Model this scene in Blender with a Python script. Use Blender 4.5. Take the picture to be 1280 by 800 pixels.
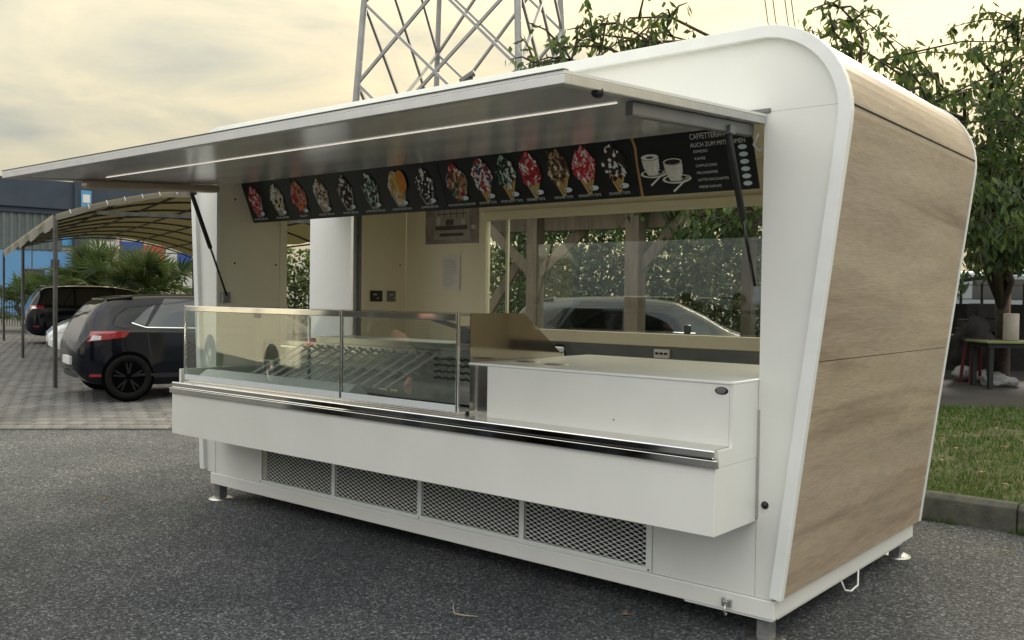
import bpy, math, random
from mathutils import Vector, Matrix, noise
random.seed(7)
R = math.radians
for o in list(bpy.data.objects): bpy.data.objects.remove(o)
scene = bpy.context.scene
col = scene.collection

# ------------------------------------------------------------------ camera
CAM = Vector((1.8957, -4.3226, 1.6973)); F = 1165.56
YAW, PITCH, ROLL = 0.6937, -0.0242, 0.0138
def cam_axes():
    cy, sy, cp, sp = math.cos(YAW), math.sin(YAW), math.cos(PITCH), math.sin(PITCH)
    fw = Vector((-sy*cp, cy*cp, sp)); r = Vector((cy, sy, 0)); u = r.cross(fw)
    c, s = math.cos(ROLL), math.sin(ROLL)
    return c*r+s*u, -s*r+c*u, fw
CR, CU, CF = cam_axes()
cd = bpy.data.cameras.new('camera'); cam = bpy.data.objects.new('camera', cd); col.objects.link(cam)
cam.matrix_world = Matrix(((CR.x, CU.x, -CF.x, CAM.x), (CR.y, CU.y, -CF.y, CAM.y), (CR.z, CU.z, -CF.z, CAM.z), (0, 0, 0, 1)))
cd.sensor_width = 36; cd.lens = F/1280*36; cd.clip_start = .05; cd.clip_end = 3000
scene.camera = cam
N2 = Vector((-math.sin(YAW), math.cos(YAW)))
def dep(x, y): return (x-CAM.x)*N2.x+(y-CAM.y)*N2.y
def atd(u, v, D):                        # photo pixel -> point at horizontal depth D
    d = CF+CR*((u-640)/F)+CU*((400-v)/F)
    return CAM+d*(D/(d.x*N2.x+d.y*N2.y))

# ------------------------------------------------------------------ world, sun, exposure
SUN_AZ = Vector((-.22, 1.0, 0)).normalized(); SUN_EL = R(27)
SUND = Vector((SUN_AZ.x*math.cos(SUN_EL), SUN_AZ.y*math.cos(SUN_EL), math.sin(SUN_EL)))
w = bpy.data.worlds.new('World'); scene.world = w; w.use_nodes = True
nt = w.node_tree; nt.nodes.clear()
def nn(nt, t, **k):
    n = nt.nodes.new(t)
    for a, b in k.items(): setattr(n, a, b)
    return n
out = nn(nt, 'ShaderNodeOutputWorld'); bg = nn(nt, 'ShaderNodeBackground'); bg.inputs[1].default_value = .1
sky = nn(nt, 'ShaderNodeTexSky', sky_type='NISHITA', sun_disc=False, sun_elevation=SUN_EL, sun_rotation=math.atan2(SUN_AZ.x, SUN_AZ.y), air_density=1.2, dust_density=2.0)
tc = nn(nt, 'ShaderNodeTexCoord'); mp = nn(nt, 'ShaderNodeMapping'); mp.inputs['Rotation'].default_value = (R(6), R(-8), R(40)); mp.inputs['Scale'].default_value = (1.0, 1.6, 5.5)
nz = nn(nt, 'ShaderNodeTexNoise'); nz.inputs['Scale'].default_value = 2.3; nz.inputs['Detail'].default_value = 7; nz.inputs['Roughness'].default_value = .52; nz.inputs['Distortion'].default_value = .5
rp = nn(nt, 'ShaderNodeValToRGB'); e = rp.color_ramp.elements
e[0].position = .36; e[0].color = (.66, .70, .76, 1); e[1].position = .62; e[1].color = (1.14, 1.07, .94, 1)
dt = nn(nt, 'ShaderNodeVectorMath', operation='DOT_PRODUCT'); dt.inputs[1].default_value = SUND
mr = nn(nt, 'ShaderNodeMapRange'); mr.inputs[1].default_value = .15; mr.inputs[2].default_value = 1.0; mr.clamp = True
rg = nn(nt, 'ShaderNodeValToRGB'); e = rg.color_ramp.elements
e[0].position = 0; e[0].color = (7.75, 7.8, 7.65, 1); e[1].position = 1; e[1].color = (7.6, 6.5, 4.1, 1)
m = rg.color_ramp.elements.new(.45); m.color = (5.9, 5.6, 4.45, 1)
mul = nn(nt, 'ShaderNodeMix', data_type='RGBA', blend_type='MULTIPLY'); mul.inputs[0].default_value = 1
mix = nn(nt, 'ShaderNodeMix', data_type='RGBA'); mix.inputs[0].default_value = .92
L = nt.links.new
L(tc.outputs['Generated'], mp.inputs[0]); L(mp.outputs[0], nz.inputs['Vector']); L(nz.outputs[0], rp.inputs[0])
L(tc.outputs['Generated'], dt.inputs[0]); L(dt.outputs['Value'], mr.inputs[0]); L(mr.outputs[0], rg.inputs[0])
L(rp.outputs[0], mul.inputs[6]); L(rg.outputs[0], mul.inputs[7]); L(sky.outputs[0], mix.inputs[6]); L(mul.outputs[2], mix.inputs[7])
# standard overcast distribution: the zenith is three times as bright as the horizon
sp = nn(nt, 'ShaderNodeSeparateXYZ'); L(tc.outputs['Generated'], sp.inputs[0])
oc = nn(nt, 'ShaderNodeMapRange'); oc.inputs[1].default_value = 0; oc.inputs[2].default_value = 1; oc.inputs[3].default_value = .46; oc.inputs[4].default_value = 2.15; L(sp.outputs['Z'], oc.inputs[0])
m3 = nn(nt, 'ShaderNodeMix', data_type='RGBA', blend_type='MULTIPLY'); m3.inputs[0].default_value = 1; L(mix.outputs[2], m3.inputs[6]); L(oc.outputs[0], m3.inputs[7])
L(m3.outputs[2], bg.inputs[0]); L(bg.outputs[0], out.inputs[0])
sd = bpy.data.lights.new('sun', 'SUN'); sd.energy = 2.2; sd.angle = R(11); sd.color = (1, .90, .74)
so = bpy.data.objects.new('sun', sd); col.objects.link(so); so.rotation_euler = (-SUND).to_track_quat('-Z', 'Y').to_euler(); so.location = (0, 0, 20)
vs = scene.view_settings; vs.view_transform = 'Standard'; vs.look = 'None'; vs.gamma = 1; vs.use_curve_mapping = False; vs.exposure = .86
scene.cycles.max_bounces = 10; scene.cycles.transparent_max_bounces = 16

# ------------------------------------------------------------------ materials
M = {}
def mk(name, c, rough=.5, metal=0., var=.08, scale=6., bump=0., bscale=80., spec=.5, coat=0., c2=None, stretch=(1, 1, 1), detail=5, emit=None, rvar=0.):
    m = bpy.data.materials.new(name); m.use_nodes = True; t = m.node_tree; b = t.nodes['Principled BSDF']
    b.inputs['Roughness'].default_value = rough; b.inputs['Metallic'].default_value = metal; b.inputs['Specular IOR Level'].default_value = spec; b.inputs['Coat Weight'].default_value = coat
    tx = nn(t, 'ShaderNodeTexCoord'); ma = nn(t, 'ShaderNodeMapping'); ma.inputs['Scale'].default_value = stretch; t.links.new(tx.outputs['Object'], ma.inputs[0])
    n = nn(t, 'ShaderNodeTexNoise'); n.inputs['Scale'].default_value = scale; n.inputs['Detail'].default_value = detail; t.links.new(ma.outputs[0], n.inputs['Vector'])
    r = nn(t, 'ShaderNodeValToRGB'); a = [min(1, x*(1-var)) for x in c]; z = [min(1, x*(1+var)) for x in (c2 or c)]
    r.color_ramp.elements[0].position = .3; r.color_ramp.elements[1].position = .7
    r.color_ramp.elements[0].color = (*a, 1); r.color_ramp.elements[1].color = (*z, 1)
    t.links.new(n.outputs[0], r.inputs[0]); t.links.new(r.outputs[0], b.inputs['Base Color'])
    if rvar:
        q = nn(t, 'ShaderNodeMapRange'); q.inputs[3].default_value = rough-rvar; q.inputs[4].default_value = rough+rvar; t.links.new(n.outputs[0], q.inputs[0]); t.links.new(q.outputs[0], b.inputs['Roughness'])
    if bump:
        n2 = nn(t, 'ShaderNodeTexNoise'); n2.inputs['Scale'].default_value = bscale; n2.inputs['Detail'].default_value = 4; t.links.new(ma.outputs[0], n2.inputs['Vector'])
        bp = nn(t, 'ShaderNodeBump'); bp.inputs['Strength'].default_value = bump; bp.inputs['Distance'].default_value = .01
        t.links.new(n2.outputs[0], bp.inputs['Height']); t.links.new(bp.outputs[0], b.inputs['Normal'])
    if emit:
        b.inputs['Emission Color'].default_value = (*emit[0], 1); b.inputs['Emission Strength'].default_value = emit[1]
    M[name] = m; return m
mk('white_paint', (.77, .775, .735), .30, var=.035, scale=2.2, detail=9, bump=.03, bscale=5, coat=.15, rvar=.06)
mk('white_trim', (.80, .82, .80), .28, var=.03, scale=9, coat=.2)
mk('cream', (.80, .74, .58), .45, var=.03, scale=2.5, bump=.01, bscale=30)
mk('cream_frame', (.80, .74, .57), .4, var=.03, scale=5)
mk('door_white', (.80, .82, .82), .35, var=.02, scale=3)
mk('steel', (.62, .61, .58), .16, 1, var=.08, scale=4, stretch=(.3, 4, 4), rvar=.05)
mk('chrome', (.80, .79, .76), .07, 1, var=.05, scale=9)
mk('bronze_steel', (.50, .455, .39), .07, 1, var=.05, scale=5)
mk('alu', (.55, .55, .54), .38, 1, var=.06, scale=10)
mk('alu_dark', (.20, .20, .195), .4, .7, var=.06, scale=10)
mk('soffit', (.68, .67, .64), .2, .35, var=.05, scale=2, stretch=(.4, 2, 2), rvar=.06)
mk('tan_bar', (.46, .36, .27), .35, .3, var=.2, scale=3, stretch=(1, .3, 3))
mk('galv', (.22, .23, .23), .5, .6, var=.2, scale=25)
mk('black', (.012, .012, .013), .45, var=.2)
mk('black_gloss', (.008, .008, .009), .12, var=.1)
mk('rubber', (.007, .007, .0075), .8, spec=.15, var=.25, scale=20)
mk('gasket', (.03, .028, .025), .8)
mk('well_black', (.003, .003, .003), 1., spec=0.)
mk('dark_strip', (.16, .17, .18), .35, .2, var=.1)
mk('board', (.014, .016, .014), .3, var=.15, scale=3)
mk('board_line', (.45, .24, .10), .5)
mk('ink_white', (.80, .80, .78), .5, var=.01)
mk('ink_grey', (.45, .45, .44), .5, var=.01)
mk('tag', (.72, .82, .84), .5, var=.02)
mk('led', (.9, .88, .8), .4, emit=((1, .93, .8), .35))
mk('paper', (.74, .74, .71), .7, var=.02)
mk('print_grey', (.24, .22, .21), .5, var=.3, scale=12)
mk('print_dark', (.05, .045, .045), .5, var=.3, scale=20)
mk('print_light', (.55, .52, .48), .5, var=.1)
mk('mid_print', (.33, .31, .29), .5, var=.1)
for nme, c in dict(red=(.55, .02, .03), dred=(.25, .012, .02), orange=(.72, .24, .02), brown=(.13, .06, .03), dbrown=(.035, .018, .012), choc=(.015, .01, .009), cream=(.72, .64, .47), white=(.80, .79, .75),
                   yellow=(.68, .52, .05), green=(.06, .20, .09), mint=(.35, .52, .40), cone=(.62, .42, .14), cone2=(.55, .48, .20), conedk=(.36, .22, .06), glassg=(.30, .30, .29), pink=(.72, .28, .30), blue=(.03, .05, .20), nut=(.42, .27, .12), cup=(.74, .72, .60), cupsh=(.40, .40, .32)).items():
    mk('p_'+nme, c, .5, var=.12, scale=60)
mk('asphalt_far', (.1, .1, .1), .9)
mk('concrete', (.21, .21, .20), .85, var=.25, scale=7, bump=.3, bscale=60)
mk('kerb', (.085, .085, .078), .9, var=.4, scale=9, bump=.5, bscale=50, c2=(.075, .08, .065))
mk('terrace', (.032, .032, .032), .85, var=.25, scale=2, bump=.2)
mk('joint', (.055, .055, .053), .95)
mk('soil', (.07, .075, .03), .95, var=.4, scale=5)
for i, c in enumerate(((.125, .125, .125), (.105, .107, .108), (.145, .142, .138), (.09, .092, .094))): mk('paver%d' % i, c, .85, var=.22, scale=18, bump=.3, bscale=90)
mk('car_black', (.0035, .0048, .009), .07, var=.1, spec=.3, coat=.1)
mk('car_white', (.75, .78, .80), .2, var=.02, coat=.8)
mk('car_silver', (.33, .36, .38), .28, .6, var=.04, coat=.8)
mk('car_blue', (.016, .026, .034), .3, .1, var=.04, coat=.15)
mk('plastic', (.010, .010, .011), .6, var=.1)
mk('lamp_red', (.26, .004, .010), .12, var=.3, scale=14, coat=1.)
mk('lamp_clear', (.62, .60, .60), .1, .4, var=.3, scale=20, coat=1.)
mk('plate', (.62, .64, .64), .4)
mk('side_glass', (.016, .021, .024), .04, var=.5, scale=2.5, coat=1.)
mk('tinted', (.010, .012, .013), .04, var=.1, coat=1.)
mk('rim', (.010, .010, .011), .4, 0., spec=.3, var=.2)
mk('timber', (.12, .098, .072), .75, var=.25, scale=5, stretch=(4, 4, .6), bump=.2, bscale=30)
mk('bark', (.055, .042, .033), .9, var=.4, scale=9, stretch=(3, 3, .7), bump=.7, bscale=25)
mk('pylon_steel', (.34, .345, .34), .55, .5, var=.12, scale=1.5)
mk('pole_steel', (.09, .09, .085), .5, .5, var=.3, scale=9)
mk('slate_blue', (.040, .058, .085), .55, var=.12, scale=.7)
mk('corrugated', (.13, .155, .155), .6, var=.18, scale=.8)
mk('sky_blue_wall', (.13, .32, .58), .7, var=.08, scale=.6)
mk('beige_wall', (.52, .48, .38), .8, var=.1, scale=.8)
mk('sign_blue', (.10, .35, .62), .4, var=.05)
mk('sign_white', (.78, .78, .76), .4, var=.03)
mk('sign_red', (.50, .02, .02), .4, var=.05)
mk('ban_blue', (.03, .09, .36), .5); mk('ban_red', (.45, .08, .06), .5); mk('ban_white', (.6, .6, .56), .5)
mk('motor_cream', (.78, .76, .64), .3, var=.03, coat=.3); mk('motor_stripe', (.16, .16, .15), .4)
mk('plastic_bag', (.26, .265, .27), .45, var=.2, scale=8, bump=.6, bscale=12)
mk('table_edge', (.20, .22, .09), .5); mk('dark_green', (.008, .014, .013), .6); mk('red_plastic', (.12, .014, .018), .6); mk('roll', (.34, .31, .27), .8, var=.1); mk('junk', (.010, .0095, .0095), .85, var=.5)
mk('clay', (.36, .19, .12), .8, var=.15); mk('skin', (.52, .30, .22), .55, var=.06); mk('hair', (.02, .014, .010), .6); mk('shirt_dark', (.03, .034, .05), .85); mk('shirt_grey', (.16, .17, .18), .85); mk('trousers', (.04, .05, .08), .85)
mk('leaf_dry', (.30, .17, .07), .8, var=.3, scale=30); mk('twig', (.34, .29, .22), .8)
mk('foam', (.70, .71, .70), .5, var=.05)
mk('inner_white', (.66, .70, .72), .35, var=.03)

def leafmat(name, c, tr=.35, var=.5):
    m = mk(name, c, .55, var=var, scale=3.5, spec=.35); t = m.node_tree; b = t.nodes['Principled BSDF']
    tl = nn(t, 'ShaderNodeBsdfTranslucent'); mx = nn(t, 'ShaderNodeMixShader'); mx.inputs[0].default_value = tr
    tl.inputs[0].default_value = (c[0]*1.9, c[1]*1.8, c[2]*.9, 1)
    o = t.nodes['Material Output']; t.links.new(b.outputs[0], mx.inputs[1]); t.links.new(tl.outputs[0], mx.inputs[2]); t.links.new(mx.outputs[0], o.inputs[0])
leafmat('leaf', (.052, .088, .030)); leafmat('leaf2', (.085, .125, .038)); leafmat('leaf3', (.032, .062, .026))
leafmat('palm', (.050, .085, .035), .25, .35); leafmat('palm2', (.075, .10, .045), .25); leafmat('hedge', (.030, .05, .018), .2)
leafmat('grass', (.060, .115, .026), .3, .55); leafmat('grass2', (.12, .14, .05), .3, .4)
leafmat('canopy_cloth', (.105, .095, .075), .15, .25)
leafmat('awning_cloth', (.20, .19, .16), .2, .15)

def glassmat(name, tint=(1, 1, 1), ior=1.5, boost=1.5, rough=.0):
    m = bpy.data.materials.new(name); m.use_nodes = True; t = m.node_tree; t.nodes.clear()
    o = nn(t, 'ShaderNodeOutputMaterial'); tr = nn(t, 'ShaderNodeBsdfTransparent'); tr.inputs[0].default_value = (*tint, 1)
    gl = nn(t, 'ShaderNodeBsdfGlossy'); gl.inputs['Roughness'].default_value = rough; mx = nn(t, 'ShaderNodeMixShader')
    fr = nn(t, 'ShaderNodeLayerWeight'); fr.inputs[0].default_value = .5; pw = nn(t, 'ShaderNodeMath', operation='POWER'); pw.inputs[1].default_value = 4.; t.links.new(fr.outputs['Facing'], pw.inputs[0])
    mu = nn(t, 'ShaderNodeMath', operation='MULTIPLY_ADD'); mu.inputs[1].default_value = .9; mu.inputs[2].default_value = boost*.03; mu.use_clamp = True
    t.links.new(pw.outputs[0], mu.inputs[0]); t.links.new(mu.outputs[0], mx.inputs[0]); t.links.new(tr.outputs[0], mx.inputs[1]); t.links.new(gl.outputs[0], mx.inputs[2]); t.links.new(mx.outputs[0], o.inputs[0])
    M[name] = m
glassmat('glass', (.93, .96, .94), 1.5, 1.7)
glassmat('case_glass', (.95, .98, .96), 1.55, 4.6)
glassmat('car_glass', (.16, .20, .20), 1.5, 1.6)

def wood_mat():
    m = bpy.data.materials.new('oak_laminate'); m.use_nodes = True; t = m.node_tree; b = t.nodes['Principled BSDF']; b.inputs['Roughness'].default_value = .48
    tx = nn(t, 'ShaderNodeTexCoord')
    def noi(sc, s, d=6, dist=0.):
        ma = nn(t, 'ShaderNodeMapping'); ma.inputs['Scale'].default_value = sc; t.links.new(tx.outputs['Object'], ma.inputs[0])
        n = nn(t, 'ShaderNodeTexNoise'); n.inputs['Scale'].default_value = s; n.inputs['Detail'].default_value = d; n.inputs['Distortion'].default_value = dist; n.inputs['Roughness'].default_value = .62
        t.links.new(ma.outputs[0], n.inputs['Vector']); return n
    n1 = noi((1.2, .30, 4.2), 1.1, 6, .5); n2 = noi((5, 3.2, 105), 2.4, 12, .1); n3 = noi((2, .4, 2.4), 1.2, 3, .6)
    r1 = nn(t, 'ShaderNodeValToRGB'); e = r1.color_ramp.elements; e[0].position = .3; e[0].color = (.265, .200, .138, 1); e[1].position = .68; e[1].color = (.50, .42, .318, 1); k = e.new(.47); k.color = (.425, .345, .254, 1)
    r2 = nn(t, 'ShaderNodeValToRGB'); e = r2.color_ramp.elements; e[0].position = .36; e[0].color = (.76, .75, .74, 1); e[1].position = .62; e[1].color = (1.08, 1.08, 1.08, 1)
    r3 = nn(t, 'ShaderNodeValToRGB'); e = r3.color_ramp.elements; e[0].position = .35; e[0].color = (.84, .84, .86, 1); e[1].position = .65; e[1].color = (1.06, 1.05, 1.03, 1)
    m1 = nn(t, 'ShaderNodeMix', data_type='RGBA', blend_type='MULTIPLY'); m1.inputs[0].default_value = 1; m2 = nn(t, 'ShaderNodeMix', data_type='RGBA', blend_type='MULTIPLY'); m2.inputs[0].default_value = 1
    t.links.new(n1.outputs[0], r1.inputs[0]); t.links.new(n2.outputs[0], r2.inputs[0]); t.links.new(n3.outputs[0], r3.inputs[0])
    t.links.new(r1.outputs[0], m1.inputs[6]); t.links.new(r2.outputs[0], m1.inputs[7]); t.links.new(m1.outputs[2], m2.inputs[6]); t.links.new(r3.outputs[0], m2.inputs[7]); t.links.new(m2.outputs[2], b.inputs['Base Color'])
    bp = nn(t, 'ShaderNodeBump'); bp.inputs['Strength'].default_value = .12; bp.inputs['Distance'].default_value = .003; t.links.new(n2.outputs[0], bp.inputs['Height']); t.links.new(bp.outputs[0], b.inputs['Normal'])
    M['wood'] = m
wood_mat()
def asphalt_mat():
    m = bpy.data.materials.new('asphalt'); m.use_nodes = True; t = m.node_tree; b = t.nodes['Principled BSDF']; b.inputs['Roughness'].default_value = .82; b.inputs['Specular IOR Level'].default_value = .4
    tx = nn(t, 'ShaderNodeTexCoord')
    v = nn(t, 'ShaderNodeTexVoronoi'); v.inputs['Scale'].default_value = 90; t.links.new(tx.outputs['Object'], v.inputs['Vector'])
    wn = nn(t, 'ShaderNodeSeparateColor'); t.links.new(v.outputs['Color'], wn.inputs[0])
    r = nn(t, 'ShaderNodeValToRGB'); e = r.color_ramp.elements; e[0].position = 0; e[0].color = (.030, .036, .043, 1); e[1].position = 1; e[1].color = (.36, .375, .39, 1)
    k = e.new(.55); k.color = (.085, .094, .104, 1); k = e.new(.85); k.color = (.165, .172, .18, 1)
    t.links.new(wn.outputs[0], r.inputs[0])
    # broad stain patches over the random tones of the stones
    n = nn(t, 'ShaderNodeTexNoise'); n.inputs['Scale'].default_value = .55; n.inputs['Detail'].default_value = 8; n.inputs['Roughness'].default_value = .6; t.links.new(tx.outputs['Object'], n.inputs['Vector'])
    r2 = nn(t, 'ShaderNodeValToRGB'); e = r2.color_ramp.elements; e[0].position = .36; e[0].color = (.42, .445, .47, 1); e[1].position = .66; e[1].color = (.92, .90, .86, 1); t.links.new(n.outputs[0], r2.inputs[0])
    n4 = nn(t, 'ShaderNodeTexNoise'); n4.inputs['Scale'].default_value = 28; n4.inputs['Detail'].default_value = 3; t.links.new(tx.outputs['Object'], n4.inputs['Vector'])
    r4 = nn(t, 'ShaderNodeValToRGB'); e = r4.color_ramp.elements; e[0].position = .35; e[0].color = (.78, .78, .78, 1); e[1].position = .65; e[1].color = (1.2, 1.2, 1.2, 1); t.links.new(n4.outputs[0], r4.inputs[0])
    m1 = nn(t, 'ShaderNodeMix', data_type='RGBA', blend_type='MULTIPLY'); m1.inputs[0].default_value = 1; t.links.new(r.outputs[0], m1.inputs[6]); t.links.new(r2.outputs[0], m1.inputs[7])
    m2 = nn(t, 'ShaderNodeMix', data_type='RGBA', blend_type='MULTIPLY'); m2.inputs[0].default_value = 1; t.links.new(m1.outputs[2], m2.inputs[6]); t.links.new(r4.outputs[0], m2.inputs[7]); t.links.new(m2.outputs[2], b.inputs['Base Color'])
    bp = nn(t, 'ShaderNodeBump'); bp.inputs['Strength'].default_value = .9; bp.inputs['Distance'].default_value = .006; bp.invert = True; t.links.new(v.outputs['Distance'], bp.inputs['Height']); t.links.new(bp.outputs[0], b.inputs['Normal'])
    M['asphalt'] = m
asphalt_mat()

# ------------------------------------------------------------------ mesh helpers
class MB:
    def __init__(s): s.v = []; s.f = []; s.m = []
    def add(s, vs, fs, mi=0):
        b = len(s.v); s.v += [tuple(v) for v in vs]; s.f += [tuple(b+i for i in f) for f in fs]; s.m += [mi]*len(fs); return s
    def box(s, x0, x1, y0, y1, z0, z1, mi=0):
        return s.add([(x0, y0, z0), (x1, y0, z0), (x1, y1, z0), (x0, y1, z0), (x0, y0, z1), (x1, y0, z1), (x1, y1, z1), (x0, y1, z1)],
                     [(0, 3, 2, 1), (4, 5, 6, 7), (0, 1, 5, 4), (1, 2, 6, 5), (2, 3, 7, 6), (3, 0, 4, 7)], mi)
    def prism(s, poly, axis, a, b, mi=0):       # poly in the two other axes, extruded along axis from a to b
        def P(p, t): return (t, p[0], p[1]) if axis == 0 else (p[0], t, p[1]) if axis == 1 else (p[0], p[1], t)
        n = len(poly); vs = [P(p, a) for p in poly]+[P(p, b) for p in poly]
        return s.add(vs, [tuple(range(n)), tuple(reversed(range(n, 2*n)))]+[(i, n+i, n+(i+1) % n, (i+1) % n) for i in range(n)], mi)
    def bar(s, a, b, wx, wy=None, mi=0, up=Vector((0, 0, 1))):
        a, b = Vector(a), Vector(b); wy = wy or wx; d = (b-a).normalized()
        if abs(d.dot(up)) > .98: up = Vector((1, 0, 0))
        x = d.cross(up).normalized(); y = x.cross(d).normalized(); vs = []
        for p in (a, b): vs += [p-x*wx/2-y*wy/2, p+x*wx/2-y*wy/2, p+x*wx/2+y*wy/2, p-x*wx/2+y*wy/2]
        return s.add(vs, [(0, 3, 2, 1), (4, 5, 6, 7), (0, 1, 5, 4), (1, 2, 6, 5), (2, 3, 7, 6), (3, 0, 4, 7)], mi)
    def tube(s, pts, rad, n=8, mi=0):
        pts = [Vector(p) for p in pts]; k = len(pts); rad = [rad]*k if not hasattr(rad, '__len__') else rad; vs = []; px = None
        for i, p in enumerate(pts):
            d = (pts[min(i+1, k-1)]-pts[max(i-1, 0)]).normalized()
            if px is None: px = d.cross(Vector((0, 0, 1)) if abs(d.z) < .9 else Vector((1, 0, 0))).normalized()
            px = (px-d*px.dot(d)).normalized(); py = d.cross(px)
            for j in range(n):
                a = 2*math.pi*j/n; vs.append(p+(px*math.cos(a)+py*math.sin(a))*rad[i])
        fs = [(i*n+j, i*n+(j+1) % n, (i+1)*n+(j+1) % n, (i+1)*n+j) for i in range(k-1) for j in range(n)]
        fs += [tuple(reversed(range(n))), tuple((k-1)*n+j for j in range(n))]
        return s.add(vs, fs, mi)
    def lathe(s, prof, c, axis, n=24, mi=0):     # prof: (radius, along axis)
        c = Vector(c); ax = Vector(axis).normalized(); x = ax.cross(Vector((0, 0, 1)) if abs(ax.z) < .9 else Vector((1, 0, 0))).normalized(); y = ax.cross(x); vs = []; k = len(prof)
        for r, t in prof:
            for j in range(n):
                a = 2*math.pi*j/n; vs.append(c+ax*t+(x*math.cos(a)+y*math.sin(a))*r)
        return s.add(vs, [(i*n+j, i*n+(j+1) % n, (i+1)*n+(j+1) % n, (i+1)*n+j) for i in range(k-1) for j in range(n)], mi)
    def grid(s, fn, nu, nv, mi=0):
        vs = [fn(i/nu, j/nv) for i in range(nu+1) for j in range(nv+1)]
        return s.add(vs, [(i*(nv+1)+j, (i+1)*(nv+1)+j, (i+1)*(nv+1)+j+1, i*(nv+1)+j+1) for i in range(nu) for j in range(nv)], mi)
    def mesh(s, name, mats, smooth=False):
        me = bpy.data.meshes.new(name); me.from_pydata(s.v, [], s.f)
        for m in ([mats] if isinstance(mats, str) else mats): me.materials.append(M[m])
        if not isinstance(mats, str): me.polygons.foreach_set('material_index', s.m)
        if smooth: me.polygons.foreach_set('use_smooth', [True]*len(me.polygons))
        me.update(); return me
    def build(s, name, mats, parent=None, smooth=False, bevel=0, world=True, sub=0, fixn=False):
        me = s.mesh(name, mats, smooth)
        if fixn:
            import bmesh
            b = bmesh.new(); b.from_mesh(me); bmesh.ops.recalc_face_normals(b, faces=b.faces); b.to_mesh(me); b.free()
        o = link(name, me, parent, world)
        if bevel:
            md = o.modifiers.new('bevel', 'BEVEL'); md.width = bevel; md.segments = 2; md.limit_method = 'ANGLE'; md.angle_limit = R(40)
        if sub:
            md = o.modifiers.new('sub', 'SUBSURF'); md.levels = sub; md.render_levels = sub
        return o
ORG = {}
def wloc(o):
    p = Vector((0, 0, 0))
    while o is not None: p = p+o.location; o = o.parent
    return p
def link(name, me, parent=None, world=True):
    o = bpy.data.objects.new(name, me); col.objects.link(o)
    if parent is not None:
        o.parent = parent
        if world: o.location = -wloc(parent)     # mesh is in scene coordinates
    return o
def tag(o, label=None, cat=None, group=None, kind=None):
    for k, v in (('label', label), ('category', cat), ('group', group), ('kind', kind)):
        if v: o[k] = v
    return o
def thing(name, label, cat, loc=(0, 0, 0), rz=0, group=None):
    o = bpy.data.objects.new(name, None); col.objects.link(o); o.location = loc; o.rotation_euler = (0, 0, rz); o.empty_display_size = .2
    return tag(o, label, cat, group)
def part(name, mats, parent, *calls, bevel=0, smooth=False):
    mb = MB()
    for c in calls: getattr(mb, c[0])(*c[1:])
    return mb.build(name, mats, parent, smooth, bevel)
def textmesh(s, size, align='CENTER'):
    cu = bpy.data.curves.new('t', 'FONT'); cu.body = s; cu.size = size; cu.align_x = align; cu.align_y = 'CENTER'
    o = bpy.data.objects.new('t', cu); col.objects.link(o); dg = bpy.context.evaluated_depsgraph_get(); dg.update()
    me = bpy.data.meshes.new_from_object(o.evaluated_get(dg)); bpy.data.objects.remove(o); bpy.data.curves.remove(cu); return me
def smooth01(t): t = max(0, min(1, t)); return t*t*(3-2*t)

# ------------------------------------------------------------------ ground
def gz(x, y):
    lat = smooth01((-2-x)/3.)
    d = max(0, min(1, (dep(x, y)-8)/6.2)); far = smooth01((dep(x, y)-40)/40)
    return .149*(d if d < 1 else 1)*lat*(1-far*.0)
def lz(x, y): return .19+.017*max(0, min(22, dep(x, y)-7))
def steps(lim, near=.6):
    a = [0.]; s = near
    while a[-1] < lim:
        a.append(a[-1]+s)
        if a[-1] > 22: s *= 1.35
    return [-t for t in reversed(a[1:])]+a
mb = MB(); xs = [x-6 for x in steps(900)]; ys = [y+4 for y in steps(900)]; nx, ny = len(xs), len(ys)
mb.add([(x, y, gz(x, y)) for x in xs for y in ys], [(i*ny+j, (i+1)*ny+j, (i+1)*ny+j+1, i*ny+j+1) for i in range(nx-1) for j in range(ny-1)])
tag(mb.build('asphalt_ground', 'asphalt', smooth=True), kind='structure')
# paved parking area beyond the asphalt edge
B0 = Vector((-9.648, .219)); BD = Vector((.713, .701)).normalized(); BN = Vector((-BD.y, BD.x))     # along the edge / away from it
def pv(a, b): p = B0+BD*a+BN*b; return p.x, p.y
mb = MB(); A = [-22+i*.8 for i in range(40)]; Bs = [i*.7 for i in range(34)]+[26, 30, 36, 44]
pl = []
for a in A:
    for b in Bs:
        x, y = pv(a, b); pl.append((x, y, gz(x, y)+.004))
nb = len(Bs)
mb.add(pl, [(i*nb+j, (i+1)*nb+j, (i+1)*nb+j+1, i*nb+j+1) for i in range(len(A)-1) for j in range(nb-1)])
paving = tag(mb.build('paving', 'joint'), kind='structure')
PW, PD = .20, .27; pm = []
for k in range(4):
    b = MB(); hw, hd = PW/2-.006, PD/2-.006; e_ = .012
    b.add([(-hw, -hd, -.02), (hw, -hd, -.02), (hw, hd, -.02), (-hw, hd, -.02), (-hw, -hd, .008), (hw, -hd, .008), (hw, hd, .008), (-hw, hd, .008), (-hw+e_, -hd+e_, .018), (hw-e_, -hd+e_, .018), (hw-e_, hd-e_, .018), (-hw+e_, hd-e_, .018)],
          [(0, 1, 5, 4), (1, 2, 6, 5), (2, 3, 7, 6), (3, 0, 4, 7), (4, 5, 9, 8), (5, 6, 10, 9), (6, 7, 11, 10), (7, 4, 8, 11), (8, 9, 10, 11)])
    pm.append(b.mesh('paver', 'paver%d' % k))
ang = math.atan2(BD.y, BD.x); cnt = 0; rest = [MB() for _ in range(4)]
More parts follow.
